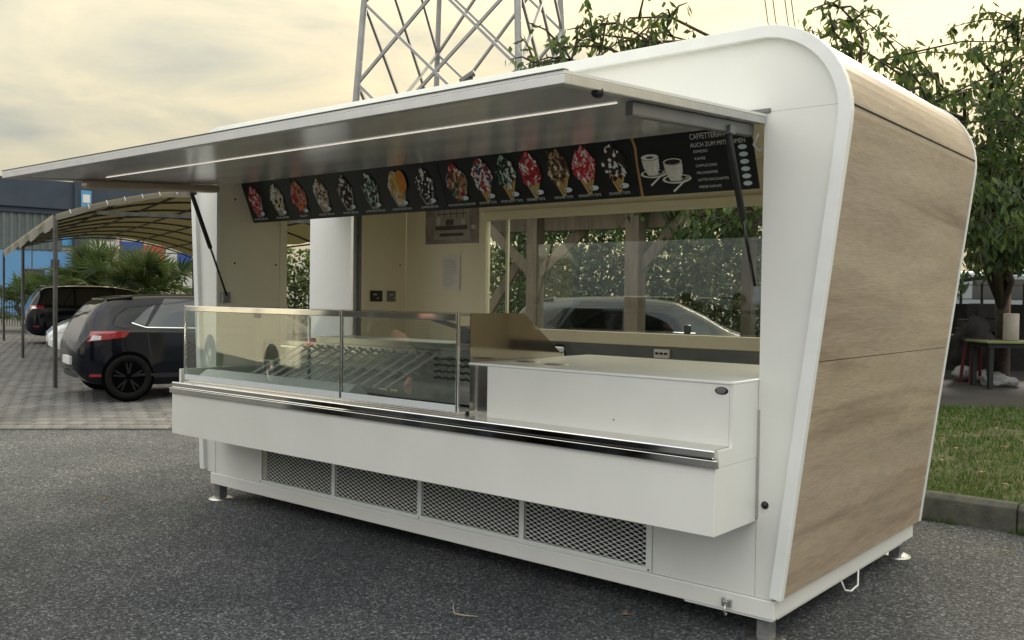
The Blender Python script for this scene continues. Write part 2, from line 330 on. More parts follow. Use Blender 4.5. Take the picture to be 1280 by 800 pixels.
for r in range(84):
    b = PD*(r+.5)
    for c in range(-60, 90):
        a = c*PW+(r % 2)*PW/2+random.uniform(-.003, .003)
        x, y = pv(a, b); k = random.choices((0, 1, 2, 3), (5, 4, 2, 2))[0]
        d = dep(x, y); lat = (x-CAM.x)*N2.y-(y-CAM.y)*N2.x; px = 640+F*lat/d
        if px < -40 or px > 500: continue
        z = gz(x, y); sl = Vector((gz(x+.1, y)-z, gz(x, y+.1)-z, .1)).normalized()
        Rm = Vector((0, 0, 1)).rotation_difference(Vector((-sl.x, -sl.y, 1)).normalized()).to_matrix().to_4x4() @ Matrix.Rotation(ang, 4, 'Z')
        Rm = Matrix.Translation((x, y, z+random.uniform(0, .004))) @ Rm
        if px < 232 and cnt < 300:
            o = link('paver', pm[k], paving); o.matrix_local = Rm; cnt += 1
        elif px < 300:
            rest[k].add([Rm @ v.co for v in pm[k].vertices], [tuple(p.vertices) for p in pm[k].polygons])
for k in range(4): tag(rest[k].build('paver_field', 'paver%d' % k, paving), kind='stuff')
# edging strip between asphalt and pavers
mb = MB()
for i in range(30):
    a = -12+i*.6; (x0, y0), (x1, y1) = pv(a, -.03), pv(a+.592, -.03); (x2, y2), (x3, y3) = pv(a+.592, -.005), pv(a, -.005); z = gz(x0, y0)
    mb.add([(x0, y0, z-.02), (x1, y1, z-.02), (x2, y2, z-.02), (x3, y3, z-.02), (x0, y0, z+.012), (x1, y1, z+.012), (x2, y2, z+.012), (x3, y3, z+.012)], [(0, 1, 5, 4), (1, 2, 6, 5), (2, 3, 7, 6), (3, 0, 4, 7), (4, 5, 6, 7)])
tag(mb.build('edging_strip', 'kerb', paving), kind='stuff')

# lawn, kerb, terrace on the right
KY = 3.35
def lawn_far(x): return 10.52+.74*x
mb = MB()
def lf(u, v):
    x = -5.6+u*16; y0 = KY+.12; y1 = max(lawn_far(x), y0+.5); y = y0+(y1-y0)*v; return (x, y, lz(x, y)-.005)
mb.grid(lf, 40, 24); lawn = tag(mb.build('lawn', 'soil', smooth=True), kind='structure')
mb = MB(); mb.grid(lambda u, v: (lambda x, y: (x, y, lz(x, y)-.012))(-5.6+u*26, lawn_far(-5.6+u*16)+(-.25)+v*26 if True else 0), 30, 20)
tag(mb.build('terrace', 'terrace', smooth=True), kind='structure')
kerb = thing('kerb', 'weathered grey concrete kerb edging the lawn beside the wood side', 'kerb', (0, KY, 0))
for i in range(9):
    x = -5.6+i*1.0; b = MB(); j = random.uniform(-.006, .006)
    b.prism([(KY+j, -.05), (KY+.12+j, -.05), (KY+.12+j, .215+j), (KY+.035+j, .215+j), (KY+j, .18+j)], 0, x, x+.992)
    b.build('kerb_stone', 'kerb', kerb, bevel=.012, fixn=True)
# grass blades
for nm, mt, N in (('grass_blades', 'grass', 26000), ('dry_grass', 'grass2', 7000)):
    mb = MB(); rnd = random.Random(3 if N > 20000 else 4)
    for i in range(N):
        x = rnd.uniform(-3.4, 3.2); y0 = KY+.12; y1 = lawn_far(x)+rnd.uniform(-.1, .05); t = rnd.random()**1.5; y = y0+(y1-y0)*t
        if noise.noise(Vector((x*1.1, y*1.1, 2.))) < -.28 and rnd.random() < .75: continue
        if N < 20000 and noise.noise(Vector((x*.9, y*.9, 7.))) < -.05: continue
        z = lz(x, y)-.008; hgt = rnd.uniform(.025, .065)*(1+.3*t); a = rnd.uniform(0, 6.28); wd = rnd.uniform(.004, .008)*(1+t); tl = rnd.uniform(.1, .8)*hgt; b = rnd.uniform(0, 6.28)
        dx, dy = math.cos(a)*wd, math.sin(a)*wd
        mb.add([(x-dx, y-dy, z), (x+dx, y+dy, z), (x+math.cos(b)*tl, y+math.sin(b)*tl, z+hgt)], [(0, 1, 2)])
    tag(mb.build(nm, mt), 'short %s grass of the lawn behind the concrete kerb' % ('green' if N > 20000 else 'dry yellowish'), 'grass', kind='stuff')

# ------------------------------------------------------------------ the kiosk
def fillet(p0, p1, p2, r, n=14):
    p0, p1, p2 = Vector(p0), Vector(p1), Vector(p2); a = (p0-p1).normalized(); b = (p2-p1).normalized()
    h = math.acos(max(-1, min(1, a.dot(b))))/2; d = r/math.tan(h); c = p1+(a+b).normalized()*(r/math.sin(h)); s = p1+a*d; e = p1+b*d
    v0, v1 = s-c, e-c; an = v0.angle_signed(v1)
    return [c+Matrix.Rotation(-an*i/n, 2) @ v0 for i in range(n+1)]
ZR = 3.042
PR = [(.043, .238), (.355, 2.72+.36), (-2.4, ZR)]
arcR = fillet((.043, .238), (.0427+(ZR-.238)*.1255, ZR), (-2.4, ZR), .46)
arcL = fillet((-2.4, ZR), (-5.03-(ZR-.238)*.07, ZR), (-5.03, .238), .42)
OUT = [Vector((.043, .238))]+arcR+arcL+[Vector((-5.03, .238))]
def offset(poly, d):
    res = []; k = len(poly)
    for i, p in enumerate(poly):
        a = poly[max(i-1, 0)]; b = poly[min(i+1, k-1)]; t = (b-a).normalized(); n = Vector((-t.y, t.x))
        if n.dot(Vector((-2.4, 1.5))-p) < 0: n = -n
        res.append(p+n*d)
    return res
def cut(poly, f):            # part of a polyline where f(p) >= 0, with interpolated ends
    res = []
    for i, p in enumerate(poly):
        if f(p) >= 0:
            if i and f(poly[i-1]) < 0: a = poly[i-1]; t = f(a)/(f(a)-f(p)); res.append(a+(p-a)*t)
            res.append(p)
        elif i and f(poly[i-1]) >= 0: a = poly[i-1]; t = f(a)/(f(a)-f(p)); res.append(a+(p-a)*t)
    return res
def strip(outer, inner, y0, y1):
    mb = MB(); k = len(outer); vs = []
    for o, i in zip(outer, inner): vs += [(o.x, y0, o.y), (o.x, y1, o.y), (i.x, y1, i.y), (i.x, y0, i.y)]
    fs = []
    for j in range(k-1):
        for s in range(4): fs.append((j*4+s, j*4+(s+1) % 4, j*4+4+(s+1) % 4, j*4+4+s))
    fs += [(0, 1, 2, 3), tuple((k-1)*4+s for s in (3, 2, 1, 0))]
    mb.add(vs, fs); return mb
KI = thing('ice_cream_kiosk', 'white ice cream sales kiosk with wood clad end wall and raised awning', 'kiosk', (-2.4, 1.1, 0))
YD = 2.2
# shell
o2 = offset(OUT, .012); o3 = offset(OUT, .05)
strip(OUT, offset(OUT, .062), -.032, .012).build('front_trim', 'white_trim', KI, fixn=True, bevel=.004)
strip(OUT, offset(OUT, .034), YD-.006, YD+.022).build('rear_trim', 'white_trim', KI, fixn=True, bevel=.003)
core = offset(OUT, .022)
kR = [i for i, p in enumerate(core) if p.x > -4.9 or p.y > 2.9]
strip([core[i] for i in kR], [o3[i] for i in kR], .012, YD-.006).build('shell', 'white_paint', KI, fixn=True)
kL = list(range(kR[-1], len(core)))
for y0, y1, zc in ((.012, .66, 0), (1.56, YD-.006, 0), (.66, 1.56, 2.58)):
    A_ = [core[i].copy() for i in kL]; B_ = [o3[i].copy() for i in kL]
    for Q in (A_, B_):
        if zc: a_, e_ = Q[-2], Q[-1]; Q[-1] = a_+(e_-a_)*((zc-a_.y)/(e_.y-a_.y))
    strip(A_, B_, y0, y1).build('end_shell', 'white_paint', KI, fixn=True)
right = lambda p: p.x+1.2
def dense(poly):
    res = []
    for i in range(len(poly)-1):
        d = (poly[i+1]-poly[i]).length; n = max(1, int(d/.3)); res += [poly[i]+(poly[i+1]-poly[i])*(j/n) for j in range(n)]
    return res+[poly[-1]]
def panel(z0, z1, name, lab, xmin=-.25):
    A_ = cut(dense(offset(OUT, .008)), lambda p: min(p.y-z0, z1-p.y, p.x-xmin))
    B_ = [p-(Vector((-(A_[min(i+1, len(A_)-1)]-A_[max(i-1, 0)]).y, (A_[min(i+1, len(A_)-1)]-A_[max(i-1, 0)]).x)).normalized())*-.0135 for i, p in enumerate(A_)]
    o = strip(A_, B_, .0125, YD-.0065).build(name, 'wood', KI, fixn=True); o['label'] = lab; return o
panel(.232, 1.4075, 'wood_panel', 'lower oak laminate cladding panel')
panel(1.412, 2.6135, 'wood_panel', 'upper oak laminate cladding panel')
panel(2.6165, 9, 'wood_cap_panel', 'curved oak laminate panel of the roof shoulder')
sx = lambda z: .043+(z-.238)*.1255
for z in (1.41, 2.615):
    MB().box(sx(z)-.03, sx(z)-.0125, .02, YD-.01, z-.003, z+.003).build('seam_gasket', 'gasket', KI)
# front face: pillar right, pillar left, fascia
inn = offset(OUT, .055)
ri = [p for p in inn if p.x > -1.5]; XO = -.105; ZO = 2.622; XL = -4.85
def xin(z, side):
    for a, b in zip(inn[:-1], inn[1:]):
        if (a.x > -2.4) == (side > 0) and min(a.y, b.y) <= z <= max(a.y, b.y) and abs(a.y-b.y) > 1e-6: return a.x+(b.x-a.x)*(z-a.y)/(b.y-a.y)
MB().prism([(XO, .224), (xin(.26, 1)-.006, .224), (xin(ZO-.001, 1), ZO-.001), (XO, ZO-.001)], 1, 0, .03).build('front_pillar', 'white_paint', KI, fixn=True, bevel=.002)
MB().prism([(XL, .224), (xin(.26, -1)+.006, .224), (xin(ZO-.001, -1), ZO-.001), (XL, ZO-.001)], 1, 0, .03).build('front_pillar', 'white_paint', KI, fixn=True, bevel=.002)
top = [p for p in inn if p.y > ZO]; MB().prism([(xin(ZO, 1), ZO)]+[(p.x, p.y) for p in top]+[(xin(ZO, -1), ZO)], 1, 0, .03).build('fascia_panel', 'white_paint', KI, fixn=True)
# jamb returns of the opening
MB().box(XO, XO+.02, .031, .30, .224, ZO).build('opening_jamb', 'cream_frame', KI)
MB().box(XL-.02, XL, .031, .10, .224, ZO).build('opening_jamb', 'cream_frame', KI)
part('pillar_edge_strip', 'alu', KI, ('box', XO-.004, XO+.010, -.006, .028, .62, 1.16), bevel=.002)
MB().lathe([(0, .016), (.011, .016), (.015, .010), (.020, .002), (.020, -.002)], (-.061, 0, .69), (0, -1, 0), 20).build('twist_lock', 'black_gloss', KI, smooth=True)
# skid
part('base_frame', 'white_paint', KI, ('box', -4.913, 0, -.006, YD, .128, .222), bevel=.006)
part('base_rail', 'white_trim', KI, ('box', -.5, -.012, .004, .05, .117, .1275), ('box', -.05, -.008, .06, 2.0, .117, .1275), bevel=.002)
for x, y in ((-4.86, .06), (-.075, .075), (-.085, 2.12), (-4.84, 2.1)):
    g = gz(x, y)
    b = MB(); b.box(x-.036, x+.036, y-.036, y+.036, g+.012, .1275); f = b.build('foot', 'galv', KI, bevel=.004)
    MB().lathe([(0, .014), (.075, .014), (.095, .006), (.098, .0)], (x, y, g), (0, 0, 1), 28).build('foot_plate', 'alu', f, smooth=True)
b = MB(); b.tube([(-.03, .95, .125), (-.01, .98, .05), (.0, 1.05, .03), (.0, 1.16, .04), (-.01, 1.19, .125)], .006, 8); b.build('tie_hook', 'white_trim', KI, smooth=True)
lt = part('latch', 'alu', KI, ('box', -.275, -.222, -.022, -.006, .150, .190), ('box', -.262, -.236, -.034, -.022, .158, .182), ('box', -.268, -.262, -.032, -.006, .15, .196), bevel=.003)
b = MB(); b.tube([(-.249, -.03, .165), (-.249, -.036, .125), (-.249, -.028, .108), (-.244, -.02, .118)], .006, 8); b.build('latch_hook', 'alu', lt, smooth=True)
# floor, ceiling, walls of the room
part('floor_panel', 'cream', KI, ('box', -4.85, -.1, .035, 2.13, .223, .24))
part('ceiling_panel', 'cream', KI, ('box', -4.85, -.1, .04, 2.13, 2.74, 2.76))
part('roof_sheet', 'white_paint', KI, ('box', -4.5, -.25, .03, 2.18, 2.975, 2.99))
part('room_wall', 'cream', KI, ('box', -.1, -.07, .30, 2.13, .24, 2.74))
WX0, WX1, WZ0, WZ1 = -3.77, -.42, 1.425, 2.40
part('back_wall', 'cream', KI, ('box', -4.85, WX0-.03, 2.13, 2.18, .24, 2.74), ('box', WX1+.03, -.08, 2.13, 2.18, .24, 2.74), ('box', WX0-.03, WX1+.03, 2.13, 2.18, WZ1+.03, 2.74), ('box', WX0-.03, WX1+.03, 2.13, 2.18, .24, WZ0-.03))
wn = part('service_window', 'cream_frame', KI, ('box', WX0-.06, WX0, 2.095, 2.165, WZ0-.1, WZ1+.075), ('box', WX1, WX1+.06, 2.095, 2.165, WZ0-.1, WZ1+.075), ('box', WX0, WX1, 2.095, 2.165, WZ1, WZ1+.075), ('box', WX0, WX1, 2.085, 2.165, WZ0-.1, WZ0), bevel=.005)
part('window_pane', 'glass', wn, ('box', WX0, WX1, 2.128, 2.134, WZ0, WZ1))
part('window_mullion', 'cream_frame', wn, ('box', -3.56, -3.535, 2.136, 2.16, WZ0, WZ1))
part('low_wall_panel', 'dark_strip', KI, ('box', -3.4, -.12, 2.10, 2.128, .9, 1.322))
so_ = part('power_socket', 'sign_white', KI, ('box', -1.96, -1.82, 2.075, 2.099, 1.235, 1.305), bevel=.004)
part('socket_hole', 'black', so_, ('box', -1.945, -1.915, 2.072, 2.076, 1.262, 1.280), ('box', -1.905, -1.875, 2.072, 2.076, 1.262, 1.280), ('box', -1.865, -1.835, 2.072, 2.076, 1.262, 1.280))
b = MB(); b.tube([(-3.0, 2.07, 1.30), (-2.95, 2.06, 1.25), (-2.9, 2.05, 1.30), (-2.84, 2.05, 1.29)], .016, 8); b.tube([(-2.84, 2.05, 1.29), (-2.8, 2.06, 1.18), (-2.78, 2.07, 1.0)], .007, 6); b.build('cable', 'black', KI, smooth=True)
# left end wall with the door opening
part('end_wall_panel', 'cream', KI, ('box', -4.88, -4.85, .10, .62, .24, 2.74), bevel=.002)
part('end_wall_panel', 'cream', KI, ('box', -4.88, -4.85, 1.60, 2.13, .24, 2.74), bevel=.002)
part('end_wall_panel', 'cream', KI, ('box', -4.88, -4.85, .62, 1.60, 2.64, 2.74))
b = MB()
lx = lambda z: -5.03-(z-.238)*.07+.055
for y0, y1, z0, z1 in ((.032, .66, .25, 2.6), (1.56, 2.18, .25, 2.6), (.66, 1.56, 2.585, 2.6)):
    b.prism([(lx(z0), z0), (-4.882, z0), (-4.882, z1), (lx(z1), z1)], 1, y0, y1)
b.build('end_wall_core', 'cream', KI, fixn=True)
part('door_frame', 'cream_frame', KI, ('box', -4.90, -4.838, .622, .69, .24, 2.638), ('box', -4.90, -4.838, 1.545, 1.598, .24, 2.638), ('box', -4.90, -4.838, .69, 1.545, 2.58, 2.638), bevel=.004)
part('door_seal', 'dark_strip', KI, ('box', -4.9, -4.842, 1.534, 1.5445, .24, 2.58))
dr = part('side_door', 'door_white', KI, ('box', -5.535, -4.915, 1.48, 1.53, .26, 2.565), bevel=.004)
part('door_edge_strip', 'alu', dr, ('box', -4.9145, -4.88, 1.475, 1.533, .26, 2.565))
part('door_handle', 'black', dr, ('box', -5.50, -5.40, 1.44, 1.4745, 1.18, 1.21))
for y, z, s in ((1.66, 1.69, 0), (1.875, 1.69, 1)):
    pl_ = part('control_panel', 'black' if s == 0 else 'dark_strip', KI, ('box', -4.849, -4.836, y, y+(.15 if s == 0 else .11), 1.64, 1.745), bevel=.003)
    part('control_knob', 'ink_grey', pl_, ('box', -4.836, -4.83, y+.08, y+.095, 1.665, 1.68)); part('control_label', 'ink_grey', pl_, ('box', -4.836, -4.83, y+.03, y+.07, 1.70, 1.715))
for y, z in ((.17, 1.95), (.58, 1.95), (.17, 2.48), (2.05, 2.0)): MB().lathe([(0, .004), (.008, .004), (.009, 0)], (-4.85, y, z), (1, 0, 0), 10).build('screw_cap', 'black', KI)
# lower front: panels and expanded-metal grilles
part('lower_front_panel', 'white_paint', KI, ('box', XL, -4.236, .004, .02, .224, .66), bevel=.002)
part('lower_front_panel', 'white_paint', KI, ('box', -.696, XO-.003, .004, .02, .224, .66), bevel=.002)
part('grille_frame', 'white_trim', KI, *[('box', x, x+w_, -.003, .02, .2535, .66) for x, w_ in ((-4.232, .02), (-3.367, .036), (-2.489, .036), (-1.621, .036), (-.735, .035))], ('box', -4.232, -.70, -.003, .02, .224, .253), bevel=.002)
part('grille_backing', 'gasket', KI, ('box', -4.23, -.70, .06, .065, .23, .66))
def expanded(x0, x1, z0, z1, name):
    mb = MB(); cw, ch = .056, .027; r_ = 0; z = z0-ch/2
    def cell(cx, cz):
        a, c = cw/2, ch/2; o_ = [(cx-a, cz), (cx, cz-c), (cx+a, cz), (cx, cz+c)]
        ia, ic = a*.74, c*.68; i_ = [(cx-ia, cz), (cx-ia*.35, cz-ic), (cx+ia*.35, cz-ic), (cx+ia, cz), (cx+ia*.35, cz+ic), (cx-ia*.35, cz+ic)]
        cl = lambda p: (min(max(p[0], x0), x1), min(max(p[1], z0), z1))
        vs = [(*(lambda q: (q[0], .006, q[1]))(cl(p)),) for p in o_]+[(*(lambda q: (q[0], .004+(.006 if p[1] < cz else -.004), q[1]))(cl(p)),) for p in i_]
        mb.add(vs, [(0, 1, 5, 4), (1, 6, 5), (1, 2, 7, 6), (2, 3, 8, 7), (3, 9, 8), (3, 0, 4, 9)])
    k = 0
    while z < z1+ch:
        x = x0-(cw/2 if k % 2 else 0)
        while x < x1+cw: cell(x, z); x += cw
        z += ch/2; k += 1
    return mb.build(name, 'white_trim', KI)
for x0, x1 in ((-4.211, -3.368), (-3.330, -2.490), (-2.452, -1.622), (-1.584, -.736)): expanded(x0, x1, .254, .62, 'mesh_grille')
for x in (-4.222, -2.471, -.717): MB().lathe([(0, .004), (.006, .003), (.007, 0)], (x, -.003, .238), (0, -1, 0), 10).build('screw_head', 'galv', KI)
# counter apron
CX0, CX1, CY0 = -4.7686, -.108, -.4376
part('counter_apron', 'white_paint', KI, ('box', CX0, CX1, CY0, -.004, .604, .9215), bevel=.003)
part('counter_apron_end', 'white_paint', KI, ('box', CX1-.02, CX1+.001, -.268, .62, .9225, 1.298), bevel=.0015)
part('counter_top_sheet', 'steel', KI, ('box', CX0+.004, CX1-.021, CY0+.012, -.24, .968, 1.004), ('box', CX0+.004, CX1-.021, CY0+.03, -.24, .9225, .968), bevel=.003)
part('counter_rail', 'chrome', KI, ('box', CX0-.004, CX1+.018, CY0-.022, CY0+.004, .924, .962), bevel=.003)
part('counter_rail_lip', 'chrome', KI, ('box', CX0, CX1-.005, CY0-.006, CY0+.028, .9635, 1.006), bevel=.008)
part('apron_end_plate', 'white_paint', KI, ('box', CX1-.019, CX1+.0012, CY0+.03, -.269, .9225, 1.0), bevel=.001)
# service bench on the right
part('bench_body', 'white_paint', KI, ('box', -1.655, CX1-.0212, -.268, .93, .94, 1.297), bevel=.003)
part('bench_top', 'white_trim', KI, ('box', -1.80, CX1+.002, -.274, .95, 1.298, 1.312), bevel=.004)
part('bench_column', 'steel', KI, ('box', -1.795, -1.6555, -.267, -.05, .94, 1.2975), bevel=.002)
MB().lathe([(0, .006), (.6, .006), (.9, .004), (1, 0)], (0, 0, 0), (0, -1, 0), 28).build('maker_badge', 'black_gloss', KI)
bd = [o for o in col.objects if o.name == 'maker_badge'][0]; bd.data.transform(Matrix.Translation((-.17, -.268, 1.266)) @ Matrix.Diagonal((.036, 1, .019, 1)))
b = MB(); b.lathe([(0, .0075), (.6, .0075), (.72, .007)], (0, 0, 0), (0, -1, 0), 24); b.v = [(-.17+x*.036, -.268+y, 1.266+z*.019) for x, y, z in b.v]; b.build('badge_face', 'alu_dark', bd)
MB().prism([(-.262, 1.312), (.66, 1.312), (.239, 1.60), (-.262, 1.60)], 0, -1.803, -1.797).build('side_screen', 'bronze_steel', KI, fixn=True)
MB().lathe([(0, .004), (.004, .003), (.005, 0)], (-.78, -.268, 1.07), (0, -1, 0), 8).build('screw_head', 'galv', KI)
for x, y in ((-1.62, .06), (-1.36, .0)): MB().lathe([(.0, .006), (.06, .006), (.075, 0)], (x, y, 1.312), (0, 0, 1), 20).build('bench_grommet', 'alu', KI, smooth=True)
# refrigerated display case
GX0, GX1, GXM, GY = -4.735, -1.815, -2.86, -.345
dc = part('display_case', 'steel', KI, ('box', GX0-.01, GX1+.005, GY-.012, .72, 1.0045, 1.022), bevel=.002); dc['label'] = 'glass fronted chrome framed display case'
part('case_sill', 'inner_white', dc, ('box', GX0, GXM-.012, GY-.01, GY+.012, 1.0225, 1.062), ('box', GXM+.012, GX1-.012, GY-.01, GY+.012, 1.0225, 1.062), bevel=.003)
for x0, x1 in ((GX0+.006, GXM-.009), (GXM+.009, GX1-.012)):
    part('glass_pane', 'case_glass', dc, ('box', x0, x1, GY-.004, GY+.002, 1.0625, 1.555))
    part('top_rail', 'chrome', dc, ('box', x0+.001, x1-.001, GY-.008, GY+.03, 1.5555, 1.598), bevel=.004)
    part('top_glass', 'glass', dc, ('box', x0, x1, GY+.032, .30, 1.586, 1.592))
for x in (GX0-.008, GXM-.0085, GX1-.0115): part('corner_post', 'chrome', dc, ('box', x, x+.017, GY-.010, GY+.010, 1.0228, 1.602), bevel=.003)
part('glass_pane', 'glass', dc, ('box', GX0-.004, GX0+.002, GY+.011, .30, 1.0225, 1.585))
part('case_end_panel', 'white_paint', dc, ('box', -4.80, -4.772, -.36, .62, .92, 1.10), bevel=.003)
b = MB(); b.prism([(GY+.02, 1.0225), (GY+.25, 1.0225), (GY+.25, 1.03), (GY+.16, 1.10), (GY+.145, 1.10)], 0, GX0+.08, GXM-.015); b.build('inner_trough', 'inner_white', dc, fixn=True)
part('case_floor', 'dark_strip', dc, ('box', GX0+.02, GX1-.02, GY+.26, .70, 1.03, 1.04))
part('case_back', 'steel', dc, ('box', GX0+.02, GX1-.02, .70, .715, 1.0225, 1.33), bevel=.002)
sh = part('case_shelf', 'inner_white', dc, ('box', -4.0, GX1-.02, .34, .72, 1.335, 1.37), bevel=.01)
part('shelf_edge', 'steel', sh, ('box', -3.98, GX1-.02, .332, .3395, 1.325, 1.372))
part('air_duct', 'steel', dc, ('box', GX0+.03, GX1-.02, .36, .38, 1.04, 1.32))
b = MB()
for r_ in range(4):
    for c_ in range(26):
        x = -2.70+c_*.032; z = 1.12+r_*.045; b.box(x, x+.024, .352, .3595, z+.006*(c_ % 2), z+.014+.006*(c_ % 2))
tag(b.build('air_slots', 'gasket', dc), kind='stuff')
for i in range(13):
    x = -4.15+i*.125; b = MB(); b.bar((x, -.14, 1.09), (x, .34, 1.30), .012, .012); b.build('rack_rod', 'ink_white', dc)
for y, z in ((-.13, 1.082), (.09, 1.178), (.32, 1.28)): part('rack_bar', 'chrome', dc, ('box', -4.55, -2.55, y, y+.014, z-.010, z+.003))
b = MB(); b.bar((-2.36, -.10, 1.575), (-1.98, .28, 1.40), .018, .03); b.build('glass_lift', 'alu_dark', dc)
b = MB(); b.tube([(-4.1, .36, 1.04), (-4.1, .36, 1.52)], .014, 8); b.build('shelf_post', 'chrome', dc, smooth=True)
b = MB(); b.lathe([(0, .07), (.05, .07), (.07, .06), (.075, 0), (0, 0)], (-2.55, .55, 1.42), (0, -1, 0), 20); b.box(-2.46, -2.30, .50, .60, 1.371, 1.45); b.tube([(-2.25, .52, 1.371), (-2.25, .52, 1.5), (-2.25, .44, 1.53)], .012, 8); b.build('compressor_fan', 'dark_strip', dc)
# awning flap
AX0, AX1, AYF = -4.836, -.092, -1.662
az = lambda y: 2.612+(2.612-2.505)/1.662*y        # top face height
b = MB(); b.prism([(-.01, az(0)), (AYF, az(AYF)), (AYF, az(AYF)-.012), (-.01, az(0)-.012)], 0, AX0, AX1)
aw = b.build('awning_flap', 'white_paint', KI, fixn=True)
def slab(x0, x1, y0, y1, t0, t1, name, mat, bevel=.003, par=aw):
    b = MB(); b.prism([(y1, az(y1)-t0), (y0, az(y0)-t0), (y0, az(y0)-t1), (y1, az(y1)-t1)], 0, x0, x1); return b.build(name, mat, par, fixn=True, bevel=bevel)
slab(AX0, AX1, AYF, AYF+.045, .0125, .048, 'awning_edge', 'alu'); slab(AX0, AX0+.04, AYF+.0455, -.012, .0125, .048, 'awning_edge', 'alu'); slab(AX1-.045, AX1, AYF+.0455, -.012, .0125, .048, 'awning_edge', 'alu')
slab(AX0+.041, AX1-.046, AYF+.0455, -1.0877, .0125, .036, 'soffit_panel', 'soffit', 0); slab(AX0+.041, AX1-.046, -1.0823, .0, .0125, .041, 'soffit_panel', 'soffit', 0)
slab(AX0+.30, AX1-.16, -1.0875, -1.0825, .0125, .041, 'light_strip', 'led', 0)
slab(AX0, AX1, AYF-.006, AYF+.03, -.006, -.0005, 'drip_edge', 'alu_dark')
slab(AX1-.09, AX1-.05, -1.13, -.03, .0455, .105, 'side_channel', 'alu_dark', .006); slab(AX0+.05, AX0+.16, -1.15, -.08, .046, .105, 'side_channel', 'tan_bar', .02)
for x in (AX1-.13,): 
    b = MB(); b.lathe([(0, .03), (.012, .03), (.02, .02), (.024, 0)], (AX1-.02, -1.42, az(-1.42)-.05), (0, -1, -.2), 12); b.build('lock_stud', 'black', aw, smooth=True)
part('hinge_rail', 'alu_dark', aw, ('box', AX0-.02, AX1+.02, -.012, .03, ZO-.004, ZO+.018), bevel=.004)
for x, lo, hi in ((-.155, (-.155, .05, 1.74), (-.155, -.285, 2.49)), (-4.80, (-4.80, .065, 1.68), (-4.80, -.26, 2.485))):
    lo, hi = Vector(lo), Vector(hi); d = hi-lo; b = MB(); b.tube([lo+d*.47, lo+d*.475, hi-d*.01, hi], [.012, .017, .017, .012], 12)
    g_ = b.build('gas_strut', 'black', KI, smooth=True); MB().tube([lo, lo+d*.5], .0085, 10).build('piston_rod', 'black_gloss', g_, smooth=True)
    s_ = 1 if x > -2 else -1; part('strut_bracket', 'galv', g_, ('box', min(x, x+s_*.045), max(x, x+s_*.045), lo.y-.035, lo.y+.035, lo.z-.06, lo.z+.03), bevel=.004); part('strut_bracket', 'galv', g_, ('box', x-.03, x+.03, hi.y-.03, hi.y+.03, hi.z-.01, hi.z+.03), bevel=.004)
# power lead inside the pillar
b = MB(); b.tube([(-.125, -.02, 2.52), (-.16, .0, 2.47), (-.14, .02, 2.44), (-.11, .03, 2.45)], .006, 6); b.build('lamp_lead', 'ink_grey', KI, smooth=True)

# ------------------------------------------------------------------ menu boards
TILT = .40                                     # set back towards the bottom
BT = Vector((0, .205, 2.66)); BDn = Vector((0, TILT, -1)).normalized(); BNn = Vector((0, -1, -TILT)).normalized()
BH = .392
def bp(x, t, k=0): return Vector((x, 0, 0))+BT+BDn*t+BNn*(.004*1+k*.0012)      # t metres below the top edge
def tz(z): return (BT.z-z)/(-BDn.z)
class Print:
    def __init__(s): s.mb = MB(); s.mats = []
    def mi(s, m):
        if m not in s.mats: s.mats.append(m)
        return s.mats.index(m)
    def poly(s, pts, m, k): s.mb.add([bp(x, t, k) for x, t in pts], [tuple(range(len(pts)))], s.mi(m))
    def ell(s, x, t, rx, rt, m, k, n=16, rot=0.): s.poly([(x+rx*math.cos(a)*math.cos(rot)-rt*math.sin(a)*math.sin(rot), t+rx*math.cos(a)*math.sin(rot)+rt*math.sin(a)*math.cos(rot)) for a in [2*math.pi*i/n for i in range(n)]], m, k)
    def done(s, name, parent): return s.mb.build(name, s.mats, parent)
def caption(s, x, t, size, mat, parent, align='CENTER', name='caption', sk=1.0):
    me = textmesh(s, size, align); vs = [(bp(x+v.co.x*sk, t-v.co.y, 3)) for v in me.vertices]; fs = [tuple(p.vertices) for p in me.polygons]
    b = MB(); b.add(vs, fs); bpy.data.meshes.remove(me); return b.build(name, mat, parent)
def board(x0, x1, label):
    o = thing('menu_board', label, 'menu board', bp((x0+x1)/2, BH), 0, 'menu boards under the awning')
    vs = [bp(x, t, -3)+BNn*d for x in (x0, x1) for t in (0, BH) for d in (0, -.012)]
    MB().add(vs, [(0, 1, 3, 2), (4, 6, 7, 5), (0, 4, 5, 1), (2, 3, 7, 6), (0, 2, 6, 4), (1, 5, 7, 3)]).build('board_panel', 'board', o, fixn=True); return o
def blobs(p, cx, ct, rx, rt, cols, n, rnd, k0=2, sz=1., taper=.5):
    for i in range(n):
        a = rnd.uniform(0, 6.28); r = math.sqrt(rnd.random()); t = ct+rt*r*math.sin(a); wx = rx*(1-taper*max(0, -(math.sin(a)*r)))
        x = cx+wx*r*math.cos(a); p.ell(x, t, rnd.uniform(.007, .017)*sz, rnd.uniform(.010, .026)*sz, rnd.choice(cols), k0+i*.015, 7, rnd.uniform(-.8, .8))
